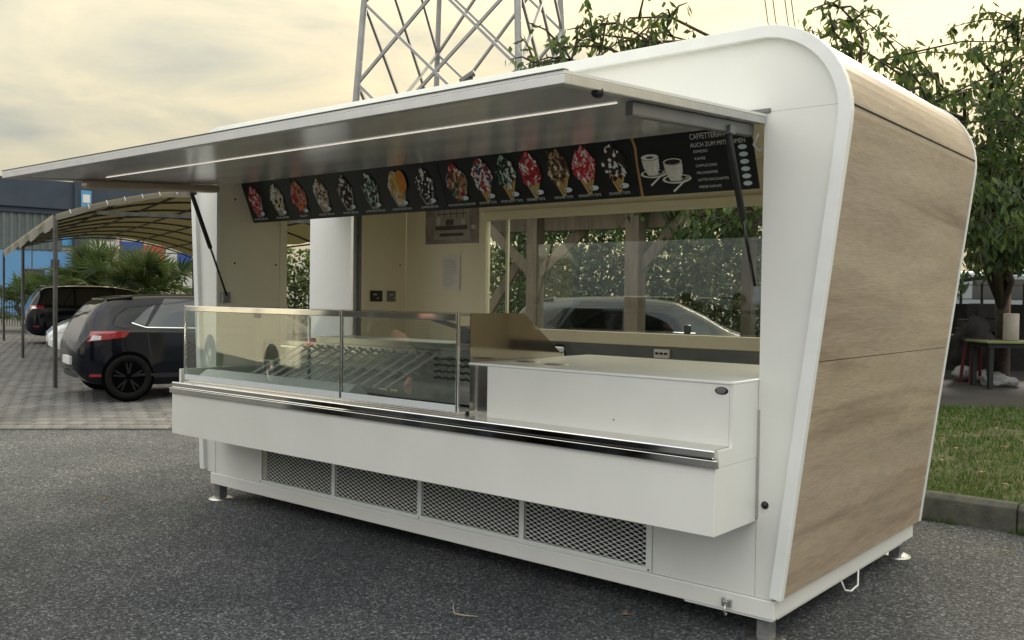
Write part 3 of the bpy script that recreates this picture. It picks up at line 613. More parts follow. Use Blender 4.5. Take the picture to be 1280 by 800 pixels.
def sundae(o, x, cols, kind, cap, rnd, under, extra=None):
    p = Print(); T = tz(2.452)
    if kind == 'cone':
        p.poly([(x-.068, T-.01), (x+.068, T-.01), (x+.018, T+.125), (x-.004, T+.128)], 'p_cone' if rnd.random() < .5 else 'p_cone2', 1)
        for i in range(5): p.poly([(x-.055+i*.022, T+.0), (x-.050+i*.022, T+.0), (x+.006+i*.004, T+.118), (x+.001+i*.004, T+.118)], 'p_conedk', 1.3)
        p.ell(x, T-.035, .072, .072, under, 1.6, 18); blobs(p, x, T-.035, .074, .095, cols, 120, rnd, sz=.72)
    elif kind == 'wide':
        p.ell(x, T-.01, .085, .075, 'p_glassg', .9, 18); p.poly([(x-.06, T+.03), (x+.06, T+.03), (x+.035, T+.115), (x-.03, T+.115)], under, 1.1); p.ell(x, T-.01, .072, .085, under, 1.5, 18); blobs(p, x, T-.01, .078, .105, cols, 130, rnd, sz=.72)
    else:
        p.poly([(x-.078, T-.035), (x+.078, T-.035), (x+.06, T+.055), (x+.034, T+.12), (x-.03, T+.12), (x-.06, T+.055)], 'p_glassg', 1); p.poly([(x-.05, T+.0), (x+.05, T+.0), (x+.028, T+.105), (x-.026, T+.105)], under, 1.3)
        p.ell(x, T-.03, .062, .08, under, 1.6, 18); blobs(p, x, T-.02, .066, .095, cols, 120, rnd, sz=.72)
    if extra == 'wafer': p.ell(x+.06, T-.045, .042, .07, 'p_orange', 5.5, 18)
    if extra == 'stick': p.poly([(x-.06, T-.13), (x-.045, T-.13), (x-.01, T-.03), (x-.025, T-.03)], 'p_brown', 1.2)
    c0 = bp(x, T+.11, 0); p.mb.v = [tuple(c0+(Vector(v_)-c0)*1.13) for v_ in p.mb.v]; p.done('ice_cream_picture', o)
    q = Print(); q.ell(x+.048, T+.092, .030, .0155, 'tag', 6.4, 18); q.ell(x+.030, T+.092, .006, .008, 'board', 6.7, 8); q.done('price_tag', o)
    caption(cap, x+.0, T+.137, .0215, 'ink_white', o)
rnd = random.Random(11)
b1 = board(-4.845, -2.573, 'long dark menu board with a row of eight ice cream sundaes')
xs1 = (-4.715, -4.42, -4.14, -3.86, -3.575, -3.295, -3.015, -2.735)
S1 = [(('p_red', 'p_white', 'p_pink', 'p_red'), 'cup', 'AMARENA BECHER', 'p_red', None), (('p_yellow', 'p_white', 'p_choc', 'p_cream'), 'cup', 'MALAGA BECHER', 'p_glassg', None), (('p_red', 'p_orange', 'p_pink', 'p_nut'), 'wide', 'SPAGHETTI', 'p_dred', 'stick'),
      (('p_cream', 'p_nut', 'p_white', 'p_brown'), 'cup', 'KROKANT BECHER', 'p_nut', None), (('p_choc', 'p_white', 'p_dbrown', 'p_cream', 'p_choc'), 'cup', 'SCHOKO BECHER', 'p_dbrown', None), (('p_choc', 'p_mint', 'p_green', 'p_white', 'p_choc'), 'cup', 'AFTER EIGHT BECHER', 'p_choc', None),
      (('p_orange', 'p_cream', 'p_yellow', 'p_nut'), 'cup', 'HASELNUSS BECHER', 'p_cream', 'wafer'), (('p_choc', 'p_white', 'p_choc', 'p_white', 'p_dbrown'), 'cup', 'SOMMER BECHER', 'p_choc', None)]
for x, (c_, k_, n_, u_, e_) in zip(xs1, S1): sundae(b1, x, c_, k_, n_, rnd, u_, e_)
b2 = board(-2.567, -1.037, 'dark menu board with one fruit sundae and six ice cream cones')
xs2 = (-2.43, -2.195, -1.99, -1.79, -1.57, -1.375, -1.16)
S2 = [(('p_red', 'p_nut', 'p_cream', 'p_dbrown', 'p_green', 'p_red'), 'wide', 'SCHWARZWALD BECHER', 'p_brown', None), (('p_white', 'p_blue', 'p_brown', 'p_red', 'p_white'), 'cone', 'SMARTIES TÜTE', 'p_white', None), (('p_choc', 'p_green', 'p_white', 'p_choc', 'p_mint'), 'cone', 'AFTER EIGHT TÜTE', 'p_choc', None),
      (('p_red', 'p_red', 'p_white', 'p_dred', 'p_pink'), 'cone', 'ERDBEER TÜTE', 'p_dred', None), (('p_brown', 'p_cream', 'p_dbrown', 'p_nut'), 'cone', 'ROCHER TÜTE', 'p_dbrown', 'stick'), (('p_red', 'p_pink', 'p_red', 'p_white'), 'cone', 'SPAGHETTI TÜTE', 'p_red', None), (('p_choc', 'p_white', 'p_choc', 'p_dbrown'), 'cone', 'SCHOKO TÜTE', 'p_choc', None)]
for x, (c_, k_, n_, u_, e_) in zip(xs2, S2): sundae(b2, x, c_, k_, n_, rnd, u_, e_)
b3 = board(-1.031, -.288, 'dark coffee menu board with two printed cups and drink names')
p = Print(); p.poly([(-1.03, 0), (-1.012, 0), (-.99, .1), (-1.0, .2), (-1.0, BH), (-1.018, BH), (-1.014, .2), (-1.008, .1)], 'board_line', 1); p.done('printed_band', b3)
def cup(x, t, s, top):
    p = Print(); p.ell(x+.01*s, t+.075*s, .105*s, .030*s, 'p_cup', 1.0, 22); p.ell(x+.01*s, t+.073*s, .085*s, .022*s, 'p_choc', 1.3, 22); p.ell(x+.01*s, t+.078*s, .05*s, .014*s, 'p_cupsh', 1.5, 18)
    p.ell(x-.072*s, t-.0*s, .026*s, .034*s, 'p_choc', 1.6, 14); p.ell(x-.072*s, t, .017*s, .024*s, 'board', 1.8, 14)
    p.poly([(x-.068*s, t-.04*s), (x+.068*s, t-.04*s), (x+.062*s, t+.03*s), (x+.035*s, t+.085*s), (x-.035*s, t+.085*s), (x-.062*s, t+.03*s)], 'p_cup', 2); p.poly([(x+.03*s, t-.03*s), (x+.068*s, t-.04*s), (x+.062*s, t+.03*s), (x+.035*s, t+.085*s), (x+.015*s, t+.08*s)], 'p_white', 2.2)
    p.ell(x, t-.04*s, .072*s, .024*s, 'p_choc', 2.6, 22); p.ell(x, t-.04*s, .068*s, .021*s, 'p_white' if top else 'p_cup', 2.9, 22); p.ell(x, t-.038*s, (.03 if top else .058)*s, (.009 if top else .017)*s, 'p_brown' if top else 'p_choc', 3.2, 18)
    p.poly([(x-.03*s, t+.15*s), (x-.02*s, t+.16*s), (x+.085*s, t+.082*s), (x+.08*s, t+.074*s)], 'p_white', 3.5); p.ell(x+.09*s, t+.07*s, .022*s, .012*s, 'p_cupsh', 3.7, 14, -.6); p.done('coffee_picture', b3)
cup(-.915, tz(2.475), .84, True); cup(-.775, tz(2.44), .88, False)
caption('CAFFETTERIA ITALIANA', -.475, tz(2.588), .044, 'ink_white', b3, sk=.72); caption('AUCH ZUM MITNEHMEN', -.485, tz(2.545), .034, 'ink_white', b3, sk=.86)
for i, s in enumerate(('ESPRESSO', 'KAFFEE', 'CAPPUCCINO', 'MILCHKAFFEE', 'LATTE MACCHIATO', 'HEISSE KAKAO')):
    t = tz(2.512-i*.037); caption(s, -.635, t, .0205, 'ink_white', b3, 'LEFT'); q = Print(); q.ell(-.345, t-.002, .026, .013, 'tag', 1, 18); q.done('price_tag', b3)

# ------------------------------------------------------------------ papers on the back wall
YW = 2.127
pt = thing('photo_print', 'grey photo print of a kitchen unit pinned above the notice', 'poster', (-4.22, YW, 2.2))
part('sheet', 'print_grey', pt, ('box', -4.575, -3.885, YW-.004, YW, 2.20, 2.56))
p_ = part('printed_unit', 'mid_print', pt, ('prism', [(-4.46, 2.24), (-3.98, 2.235), (-4.0, 2.54), (-4.44, 2.52)], 1, YW-.006, YW-.0045))
part('printed_shapes', 'print_dark', pt, ('box', -4.44, -4.02, YW-.0075, YW-.0065, 2.33, 2.37), ('box', -4.30, -4.20, YW-.0075, YW-.0065, 2.375, 2.43), ('box', -4.38, -4.07, YW-.0075, YW-.0065, 2.27, 2.30), *[('box', -4.40+i*.08, -4.394+i*.08, YW-.0075, YW-.0065, 2.44, 2.53) for i in range(5)], ('box', -4.42, -4.03, YW-.0076, YW-.0066, 2.478, 2.486))
for q_ in ((-4.10, -4.05, 2.375, 2.43), (-4.42, -4.37, 2.38, 2.46), (-3.97, -3.92, 2.33, 2.37)): part('printed_highlight', 'print_light', pt, ('box', q_[0], q_[1], YW-.0076, YW-.0066, q_[2], q_[3]))
nt_ = thing('paper_notice', 'white paper notice with lines of print taped to the cream back wall', 'notice', (-4.23, YW, 1.765))
b = MB(); b.grid(lambda u, v: (-4.345+u*.235, YW-.004-.006*(u*(1-v))**2, 1.765+v*.32-.004*u), 6, 6); b.build('sheet', 'paper', nt_)
b = MB()
for i in range(13): b.box(-4.32, -4.32+rnd.uniform(.10, .185), YW-.0115, YW-.0105, 1.80+i*.02, 1.804+i*.02)
b.build('printed_lines', 'ink_grey', nt_)

# ------------------------------------------------------------------ vehicles
def interp(tab, y):
    if y <= tab[0][0]: return tab[0][1:]
    for a, b in zip(tab[:-1], tab[1:]):
        if a[0] <= y <= b[0]:
            t = (y-a[0])/(b[0]-a[0]); return tuple(p+(q-p)*t for p, q in zip(a[1:], b[1:]))
    return tab[-1][1:]
def smoothtab(tab, n=64):
    ys = [tab[0][0]+(tab[-1][0]-tab[0][0])*i/n for i in range(n+1)]; w_ = (tab[-1][0]-tab[0][0])/n*1.1
    return [(y,)+tuple(sum(v)/5 for v in zip(*[interp(tab, y+k*w_) for k in (-1, -.5, 0, .5, 1)])) for y in ys]
def section(pr):            # half outline (x, z) from bottom centre to top centre
    zb, zl, zt, wb, wl, wt = pr
    c = [(0, zb), (wb*.86, zb), (wb*.97, zb+.05), (wb, zb+.16), (wl*1.012, zb+(zl-zb)*.62), (wl, zl-.03), (wl*.975, zl), (wt+(wl*.975-wt)*.35, zl+(zt-zl)*.62), (wt, zt-(zt-zl)*.14), (wt*.86, zt-(zt-zl)*.035), (wt*.5, zt-.004), (0, zt)]
    res = []; P = [c[0]]+c+[c[-1]]
    for i in range(1, len(P)-2):
        p0, p1, p2, p3 = P[i-1:i+3]
        for k in range(3):
            t = k/3; res.append(tuple(.5*((2*p1[d])+(-p0[d]+p2[d])*t+(2*p0[d]-5*p1[d]+4*p2[d]-p3[d])*t*t+(-p0[d]+3*p1[d]-3*p2[d]+p3[d])*t**3) for d in (0, 1)))
    res.append(c[-1]); return res
HATCH = [(-2.03, .42, .64, .69, .62, .62, .55), (-1.99, .30, .82, .95, .75, .75, .62), (-1.92, .25, .90, 1.08, .80, .80, .60), (-1.80, .22, .93, 1.25, .83, .82, .56), (-1.66, .21, .95, 1.37, .85, .84, .55), (-1.46, .20, .955, 1.42, .865, .85, .55), (-.9, .19, .945, 1.45, .87, .86, .57), (-.2, .19, .93, 1.46, .865, .86, .60),
         (.45, .19, .92, 1.40, .865, .86, .59), (.9, .19, .91, 1.19, .86, .85, .60), (1.25, .2, .90, .98, .85, .84, .66), (1.65, .22, .80, .86, .82, .80, .66), (1.92, .26, .66, .74, .74, .72, .62), (2.03, .36, .54, .58, .60, .58, .5)]
ESTATE = [(-2.35, .45, .80, .88, .66, .66, .58), (-2.29, .32, .98, 1.10, .82, .82, .66), (-2.22, .28, 1.06, 1.25, .88, .87, .66), (-2.05, .25, 1.09, 1.52, .90, .89, .66), (-1.9, .24, 1.10, 1.64, .915, .90, .67), (-1.2, .23, 1.08, 1.71, .915, .905, .68), (-.2, .22, 1.06, 1.71, .915, .905, .69), (.5, .22, 1.04, 1.61, .915, .90, .67), (1.1, .22, 1.03, 1.30, .91, .89, .67), (1.4, .22, 1.0, 1.10, .90, .88, .70), (1.9, .25, .90, .98, .86, .84, .7), (2.2, .3, .75, .82, .76, .74, .62), (2.32, .4, .6, .66, .6, .58, .5)]
def make_car(name, label, tab0, loc, rz, paint, wheel_r, wy, detail, scale=1., glass='car_glass'):
    T = thing(name, label, 'car', loc, rz); T.scale = (scale,)*3
    tab = smoothtab(tab0); secs = [(r[0], section(r[1:])) for r in tab]
    def W(y, z):
        y = max(tab[0][0], min(tab[-1][0], y)); s = section(interp(tab, y)); best = .3
        for a, b in zip(s[:-1], s[1:]):
            if min(a[1], b[1]) <= z <= max(a[1], b[1]) and b[1] != a[1]: best = max(best if best != .3 else 0, a[0]+(b[0]-a[0])*(z-a[1])/(b[1]-a[1]))
        return best
    def top(y): return interp(tab, y)[2]
    def rearY(z):
        for a in tab:
            if a[3] >= z: return a[0]
        return tab[0][0]
    def frontY(z):
        for a in reversed(tab):
            if a[3] >= z: return a[0]
        return tab[-1][0]
    mb = MB(); k = len(secs[0][1]); vs = []
    for y, s in secs: vs += [(x, y, z) for x, z in s]+[(-x, y, z) for x, z in reversed(s[1:-1])]
    n = 2*k-2; fs = [(i*n+j, (i+1)*n+j, (i+1)*n+(j+1) % n, i*n+(j+1) % n) for i in range(len(secs)-1) for j in range(n)]
    fs += [tuple(range(n)), tuple(reversed([(len(secs)-1)*n+j for j in range(n)]))]
    mb.add(vs, fs); body = mb.build('body', paint, T, True, world=False, fixn=True)
    def side(quad, name, mat, sgn, off=.004, par=T):
        b = MB(); A_, B_, C_, D_ = [Vector(q) for q in quad]
        def fn(u, v): p = (A_*(1-u)+B_*u)*(1-v)+(D_*(1-u)+C_*u)*v; return (sgn*(W(p.x, p.y)+off), p.x, p.y)
        b.grid(fn, 12, 6); return b.build(name, mat, par, True, world=False)
    L0 = tab[0][0]; belt = interp(tab, -.3)[1]; H = interp(tab, -.3)[2]
    for s in (1, -1):
        for q in detail['win']: side(q, 'side_window', glass if len(q) == 4 else glass, s)
        for q in detail.get('chrome', ()): side(q, 'chrome_strip', 'chrome', s, .008)
        for q in detail.get('tail', ()): side(q, 'tail_lamp', 'lamp_red', s, .010); side(((q[0][0]+.03, q[0][1]+.015), (q[0][0]+.16, q[0][1]+.03), (q[0][0]+.17, q[0][1]+.08), (q[0][0]+.06, q[0][1]+.09)), 'reversing_lamp', 'lamp_clear', s, .013)
        for q in detail.get('head', ()): side(q, 'headlight', 'lamp_clear', s, .010)
        for q in detail.get('line', ()): side(q, 'door_gap', 'gasket', s, .002)
        for q in detail.get('refl', ()): side(q, 'reflector', 'lamp_red', s, .006)
        side(((L0+.12, .3), (tab[-1][0]-.12, .3), (tab[-1][0]-.12, .36), (L0+.12, .36)), 'sill_trim', 'plastic', s, .004)
        for y in wy:
            b = MB(); x0 = W(y, wheel_r+.05)
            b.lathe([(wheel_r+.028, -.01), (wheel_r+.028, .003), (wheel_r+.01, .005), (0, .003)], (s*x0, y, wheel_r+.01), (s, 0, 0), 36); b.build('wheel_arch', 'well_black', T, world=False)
            b = MB(); w = .2; xx = s*(x0+.012)
            b.lathe([(wheel_r*.66, -w), (wheel_r*.94, -w), (wheel_r, -w+.03), (wheel_r, -.03), (wheel_r*.97, -.008), (wheel_r*.84, 0), (wheel_r*.68, -.006), (wheel_r*.66, -.03)], (xx, y, wheel_r), (s, 0, 0), 40); wh = b.build('wheel', 'rubber', T, True, world=False)
            b = MB(); b.lathe([(wheel_r*.67, -.012), (wheel_r*.62, -.014), (wheel_r*.60, -.05), (.06, -.05), (.05, -.02), (0, -.018)], (xx, y, wheel_r), (s, 0, 0), 40)
            for i in range(5):
                a = i*2*math.pi/5+.3; c = Vector((xx-s*.016, y, wheel_r)); d = Vector((0, math.cos(a), math.sin(a))); e_ = Vector((0, -math.sin(a), math.cos(a)))
                for q in (-.17, .17):
                    d2 = Vector((0, math.cos(a+q), math.sin(a+q))); b.bar(c+d*.04, c+d2*wheel_r*.63, .02, .028, up=Vector((1, 0, 0)))
            b.build('rim', 'rim', wh, world=False)
    def rear(x0, x1, z0, z1, name, mat, off=.006, par=T, curve=.06):
        b = MB()
        def fn(u, v):
            x = x0+(x1-x0)*u; z = z0+(z1-z0)*v; return (x, rearY(z)-off+curve*(x/.7)**2, z)
        b.grid(fn, 10, 6); return b.build(name, mat, par, True, world=False)
    def front(x0, x1, z0, z1, name, mat, off=.006, par=T, curve=.06):
        b = MB(); b.grid(lambda u, v: (x0+(x1-x0)*u, frontY(z0+(z1-z0)*v)+off-curve*((x0+(x1-x0)*u)/.7)**2, z0+(z1-z0)*v), 10, 6); return b.build(name, mat, par, True, world=False)
    rw = detail['rearwin']; rear(-.50, .50, rw[0], rw[1], 'rear_window', glass, .008)
    fwz = detail['windscreen']; front(-.56, .56, fwz[0], fwz[1], 'windscreen', glass, .008)
    for s in (1, -1):
        if 'tailz' in detail: rear(s*.38, s*.66, detail['tailz'][0], detail['tailz'][1], 'tail_lamp', 'lamp_red', .012, curve=.09)
        rear(s*.45, s*.62, .36, .40, 'reflector', 'lamp_red', .010)
        m_ = MB(); mx = W(.62, belt)+.02; m_.box(min(s*mx, s*(mx+.17)), max(s*mx, s*(mx+.17)), .62, .72, belt+.01, belt+.14); m_.build('wing_mirror', paint, T, world=False, bevel=.03)
    pz = detail['platez']; b = MB(); b.box(-.26, .26, rearY(pz)-.035, rearY(pz)+.05, pz-.055, pz+.055); b.build('number_plate', 'plate', T, world=False, bevel=.004)
    b = MB(); b.box(-.24, .24, frontY(.45)-.02, frontY(.45)+.012, .42, .52); b.build('number_plate', 'plate', T, world=False, bevel=.004)
    front(-.42, .42, .30, .40, 'grille', 'plastic', .008); rear(-.55, .55, .30, .38, 'rear_diffuser', 'plastic', .008)
    ys = detail['spoiler']; b = MB(); z = top(ys)-.01; b.add([(-.56, ys+.28, z+.045), (.56, ys+.28, z+.045), (.52, ys-.06, z+.0), (-.52, ys-.06, z+.0), (-.56, ys+.28, z+.0), (.56, ys+.28, z+.0), (.52, ys-.05, z-.03), (-.52, ys-.05, z-.03)], [(0, 1, 2, 3), (4, 7, 6, 5), (0, 4, 5, 1), (1, 5, 6, 2), (2, 6, 7, 3), (3, 7, 4, 0)]); b.build('spoiler', paint, T, world=False, bevel=.012)
    return T
dH = dict(win=[((-1.16, 1.00), (-.26, .985), (-.26, 1.375), (-.88, 1.385)), ((-.20, .985), (.78, .96), (.42, 1.32), (-.20, 1.375)), ((-1.34, 1.06), (-1.19, 1.02), (-1.02, 1.30), (-1.14, 1.24))], chrome=[((-1.36, 1.045), (-1.18, .985), (-1.18, .997), (-1.36, 1.062)), ((-1.18, .985), (.78, .945), (.78, .957), (-1.18, .997))], tail=[((-1.93, .80), (-1.46, .86), (-1.40, .94), (-1.88, .94))],
          line=[((-.23, .3), (-.222, .3), (-.222, .97), (-.23, .97)), ((-1.13, .60), (-1.122, .60), (-1.18, .97), (-1.188, .97))], refl=[((-1.90, .33), (-1.72, .33), (-1.72, .365), (-1.90, .365))], rearwin=(1.06, 1.33), windscreen=(1.0, 1.36), tailz=(.80, .92), platez=.52, spoiler=-1.58, head=[((1.55, .66), (1.94, .62), (1.9, .68), (1.5, .76))])
dE = dict(win=[((-2.05, 1.15), (-1.15, 1.13), (-1.15, 1.60), (-1.85, 1.57)), ((-1.08, 1.13), (-.1, 1.12), (-.1, 1.62), (-1.08, 1.60)), ((-.03, 1.12), (1.0, 1.09), (.62, 1.50), (-.03, 1.62))], tail=[((-2.28, 1.0), (-1.95, 1.04), (-1.92, 1.12), (-2.25, 1.12))], chrome=[((-1.9, 1.665), (.4, 1.655), (.4, 1.675), (-1.9, 1.685))], refl=[((-2.2, .5), (-2.05, .5), (-2.05, .54), (-2.2, .54))], rearwin=(1.18, 1.58), windscreen=(1.14, 1.55), tailz=(.98, 1.10), platez=.62, spoiler=-1.98, head=[((1.8, .78), (2.2, .72), (2.16, .80), (1.75, .90))])
def place(px_, py_, D, lx_, ly_, hd, sc=1.):   # rear/front wheel contact seen at a pixel -> car origin
    P = atd(px_, py_, D); h = Vector(hd).normalized(); r = Vector((h.y, -h.x)); o = Vector((P.x, P.y))-r*lx_*sc-h*ly_*sc
    return (o.x, o.y, gz(o.x, o.y)+.018), -math.atan2(h.x, h.y)
loc, rz = place(160, 504, 13.18, .84, -1.42, (.27, .963), 1.04)
make_car('parked_car', 'black hatchback with silver window line at the outer edge of the carport', HATCH, loc, rz, 'car_black', .315, (-1.42, 1.17), dH, 1.04, 'side_glass')
loc, rz = place(62, 446, 21.4, .62, 1.95, (-.36, -.93), 1.0)
dW = dict(dH); make_car('parked_car', 'white car with its nose out between two black cars', HATCH, loc, rz, 'car_white', .315, (-1.24, 1.30), dW)
loc, rz = place(44, 431, 26.5, .85, -2.15, (.30, .95), 1.0)
make_car('parked_car', 'tall black estate car with tinted windows behind the white car', ESTATE, loc, rz, 'car_black', .345, (-1.40, 1.42), dE, 1., 'tinted')
# car added behind the service window to imitate the mirrored one
dV = dict(dH)
make_car('parked_car', 'dark blue hatchback added behind the service window to imitate a reflection', HATCH, (-5.9, 8.3, lz(-5.9, 8.3)-.1), R(-62), 'car_blue', .315, (-1.24, 1.30), dV, 1.04)

make_car('parked_car', 'blue grey estate car mirrored in the service window', ESTATE, (-5.0, -4.35, .0), R(-91), 'car_blue', .345, (-1.40, 1.42), dE, 1.04)
# motorhome on the open side, mirrored in the display glass
h = Vector((.955, .297)); E0 = Vector((-11.0, -6.2))
MO = thing('motorhome', 'cream motorhome with dark swoosh stripes mirrored in the display glass', 'motorhome', (E0.x, E0.y, 0), math.atan2(h.y, h.x))
def mpart(name, mat, *c, bevel=0, par=MO):
    mb = MB()
    for q in c: getattr(mb, q[0])(*q[1:])
    return mb.build(name, mat, par, world=False, bevel=bevel, fixn=True)
mpart('body', 'motor_cream', ('prism', [(-6.6, .42), (-2.2, .42), (-2.2, .42), (0, .42), (0, 2.6), (-.4, 2.95), (-5.2, 2.95), (-6.2, 2.2), (-6.6, 1.2)], 1, -2.2, 0), bevel=.06)
for x in (-1.3, -5.4):
    mpart('wheel_arch', 'plastic', ('lathe', [(.44, -.01), (.44, .015), (.36, .02), (0, .012)], (x, 0, .36), (0, 1, 0), 32)); b = MB(); b.lathe([(.2, -.2), (.34, -.2), (.35, -.15), (.35, .0), (.33, .025), (.23, .03), (.22, .0)], (x, .01, .35), (0, 1, 0), 32); wh = b.build('wheel', 'rubber', MO, True, world=False); b = MB(); b.lathe([(.23, .02), (.21, .0), (.07, .01), (.06, .03), (0, .03)], (x, .012, .35), (0, 1, 0), 32); b.build('rim', 'alu', wh, True, world=False)
    mpart('skirt', 'motor_cream', ('box', x-.46, x-.44, -.1, .02, .3, .8))
mpart('side_door', 'motor_cream', ('box', -.85, -.2, .001, .02, .45, 2.3), bevel=.01); mpart('door_window', 'tinted', ('box', -.72, -.33, .021, .03, 1.5, 2.05), bevel=.005); mpart('vent', 'mid_print', ('box', -2.35, -1.95, .001, .012, 1.25, 1.65)); mpart('side_window', 'tinted', ('box', -4.3, -3.0, .001, .02, 1.45, 2.1), bevel=.005)
for a, b_ in ((.0, .09), (.16, .04)):
    mb = MB(); pts = [(-.15-.85*math.sin(t*1.5)-a*.6, 1.0+1.35*t) for t in [i/12 for i in range(13)]]; mb.add([(x, .006, z) for x, z in pts]+[(x+b_*(.3+t_/12), .006, z) for t_, (x, z) in enumerate(pts)], [(i, i+1, 14+i, 13+i) for i in range(12)]); mb.build('stripe', 'motor_stripe', MO, world=False)
mb = MB(); pts = [(-3.0+i*.15, 1.95+.03*i-.004*i*i*.5) for i in range(13)]; mb.add([(x, .006, z) for x, z in pts]+[(x, .006, z+.07) for x, z in pts], [(i, i+1, 14+i, 13+i) for i in range(12)]); mb.build('stripe', 'motor_stripe', MO, world=False)

# ------------------------------------------------------------------ carport
P1 = Vector((-13.10, 2.40)); a_ = Vector((-.945, .327)).normalized(); b_ = Vector((.327, .945)).normalized()
CW, CL, EZ, RISE = 5.6, 16.0, 2.86, .56
def cp(s, t, dz=0): q = P1+a_*s+b_*t; return Vector((q.x, q.y, EZ+RISE*(1-((t-CW/2)/(CW/2))**2)+dz))
CPT = thing('carport', 'arched fabric carport on steel poles over the parked cars', 'carport', (P1.x, P1.y, gz(P1.x, P1.y)))
b = MB(); b.grid(lambda u, v: cp(u*CL, v*CW, .05-.035*math.sin(u*CL/2*math.pi)**2), 48, 24); b.build('canopy_sheet', 'canopy_cloth', CPT, True)
b = MB(); b.grid(lambda u, v: cp(-.03, u*CW, .05-.10*v-.012*math.sin(u*40)*v), 40, 2); b.build('canopy_valance', 'awning_cloth', CPT)
b = MB(); b.grid(lambda u, v: cp(u*CL, -.03, .06-(.20+.05*math.sin(u*CL*1.9))*v)+Vector((b_.x, b_.y, 0))*(-.03*v*math.sin(u*30)), 80, 2); b.build('canopy_valance', 'awning_cloth', CPT)
for i in range(9): b = MB(); b.tube([cp(i*2.0, CW*j/16, 0) for j in range(17)], .022, 6); b.build('arch_rib', 'pole_steel', CPT, True)
for t in (0., .93, 1.87, 2.8, 3.73, 4.67, 5.6): b = MB(); b.tube([cp(0, t, -.02), cp(CL, t, -.02)], .02, 6); b.build('purlin', 'pole_steel', CPT, True)
b = MB(); b.bar(cp(.02, .6, -.10), cp(.02, 5.0, -.05), .03, .06); b.build('tie_beam', 'pole_steel', CPT)
for s, t in ((0, 0), (7.5, 0), (16, 0), (0, CW), (7.5, CW), (16, CW)):
    q = cp(s, t); g = gz(q.x, q.y); b = MB(); b.bar((q.x, q.y, g), (q.x, q.y, EZ), .055, .055); b.build('pole', 'pole_steel', CPT, bevel=.006)
    for d in (1, -1):
        if 0 <= s+d*.45 <= CL: b = MB(); b.bar((q.x, q.y, EZ-.75), cp(s+d*.22, t, -.05), .025, .025); b.build('knee_brace', 'pole_steel', CPT)
b = MB()
for i in range(20): q = cp(-.02, .2+i*.27, .0); b.tube([q+Vector((0, 0, .06)), q+Vector((.03, .01, .0)), q+Vector((0, 0, -.02))], .006, 5)
tag(b.build('lacing', 'ink_white', CPT), kind='stuff')

# ------------------------------------------------------------------ vegetation
def leaf(mb, p, d, up, l, w, mi):
    s = d.cross(up)
    if s.length < 1e-4: s = Vector((1, 0, 0))
    s.normalize(); n = s.cross(d); a = p; m_ = p+d*l*.45-n*w*.15; t = p+d*l-n*l*.12
    mb.add([a, m_+s*w*.5+n*w*.12, t, m_-s*w*.5+n*w*.12, m_], [(0, 1, 4), (1, 2, 4), (0, 4, 3), (3, 4, 2)], mi)
def rvec(r): 
    z = r.uniform(-1, 1); a = r.uniform(0, 6.283); k = math.sqrt(1-z*z); return Vector((k*math.cos(a), k*math.sin(a), z))
def tree(name, label, base, fork, tips, seed, leaves, lsize, trunk_r, spread=.34, group=None, mats=('leaf', 'leaf2', 'leaf3'), droop=.75, inner=3):
    r = random.Random(seed); T = thing(name, label, 'tree', base, 0, group); base = Vector(base); fork = Vector(fork); tb = MB(); lb = MB()
    mid = base.lerp(fork, .5)+Vector((r.uniform(-.05, .05), r.uniform(-.05, .05), 0)); tb.tube([base-Vector((0, 0, .05)), base+Vector((0, 0, .15)), mid, fork], [trunk_r*1.35, trunk_r*1.08, trunk_r*.95, trunk_r*.85], 10)
    tw = []
    for tp in tips:
        tp = Vector(tp); d = tp-fork; ln = d.length; pts = [fork+Vector((0, 0, -.1))]
        for i in range(1, 8):
            t = i/7; sag = Vector((0, 0, math.sin(t*math.pi)*ln*.16)); pts.append(fork+d*t+sag+rvec(r)*.07*ln*.5*(1 if i < 7 else .2))
        tb.tube(pts, [trunk_r*.55*(1-t/7.6)+.006 for t in range(8)], 7)
        for i in range(inner, 8): tw.append((pts[i], (pts[i]-pts[i-1]).normalized(), i/7))
        for j in range(7):
            i = r.randint(inner, 7); q = pts[i]; dd = (rvec(r)+d.normalized()*.6); dd.z *= .5; dd.normalize(); L_ = ln*r.uniform(.14, .30)*(1 if inner < 5 else .42); e1 = q+dd*L_*.5+Vector((0, 0, .03)); e2 = q+dd*L_+Vector((0, 0, -.10*L_))
            tb.tube([q, e1, e2], [.014, .010, .005], 5)
            for k in range(4): tw.append((q.lerp(e1, k/3) if k < 3 else e2, dd, .8)); tw.append((e1.lerp(e2, k/3), dd, 1.))
    for i in range(leaves):
        p, d, t = r.choice(tw)
        if p.z > 3.9 and inner < 5 and r.random() < .45: continue
        q = p+rvec(r)*spread*r.random()**1.3; dr = (rvec(r)*.55+d*.25+Vector((0, 0, -droop))).normalized()
        leaf(lb, q, dr, rvec(r), lsize*r.uniform(.65, 1.25), lsize*r.uniform(.32, .5), r.choices((0, 1, 2), (5, 3, 4))[0])
    tb.build('trunk', 'bark', T, True); lb.build('crown', list(mats), T); return T
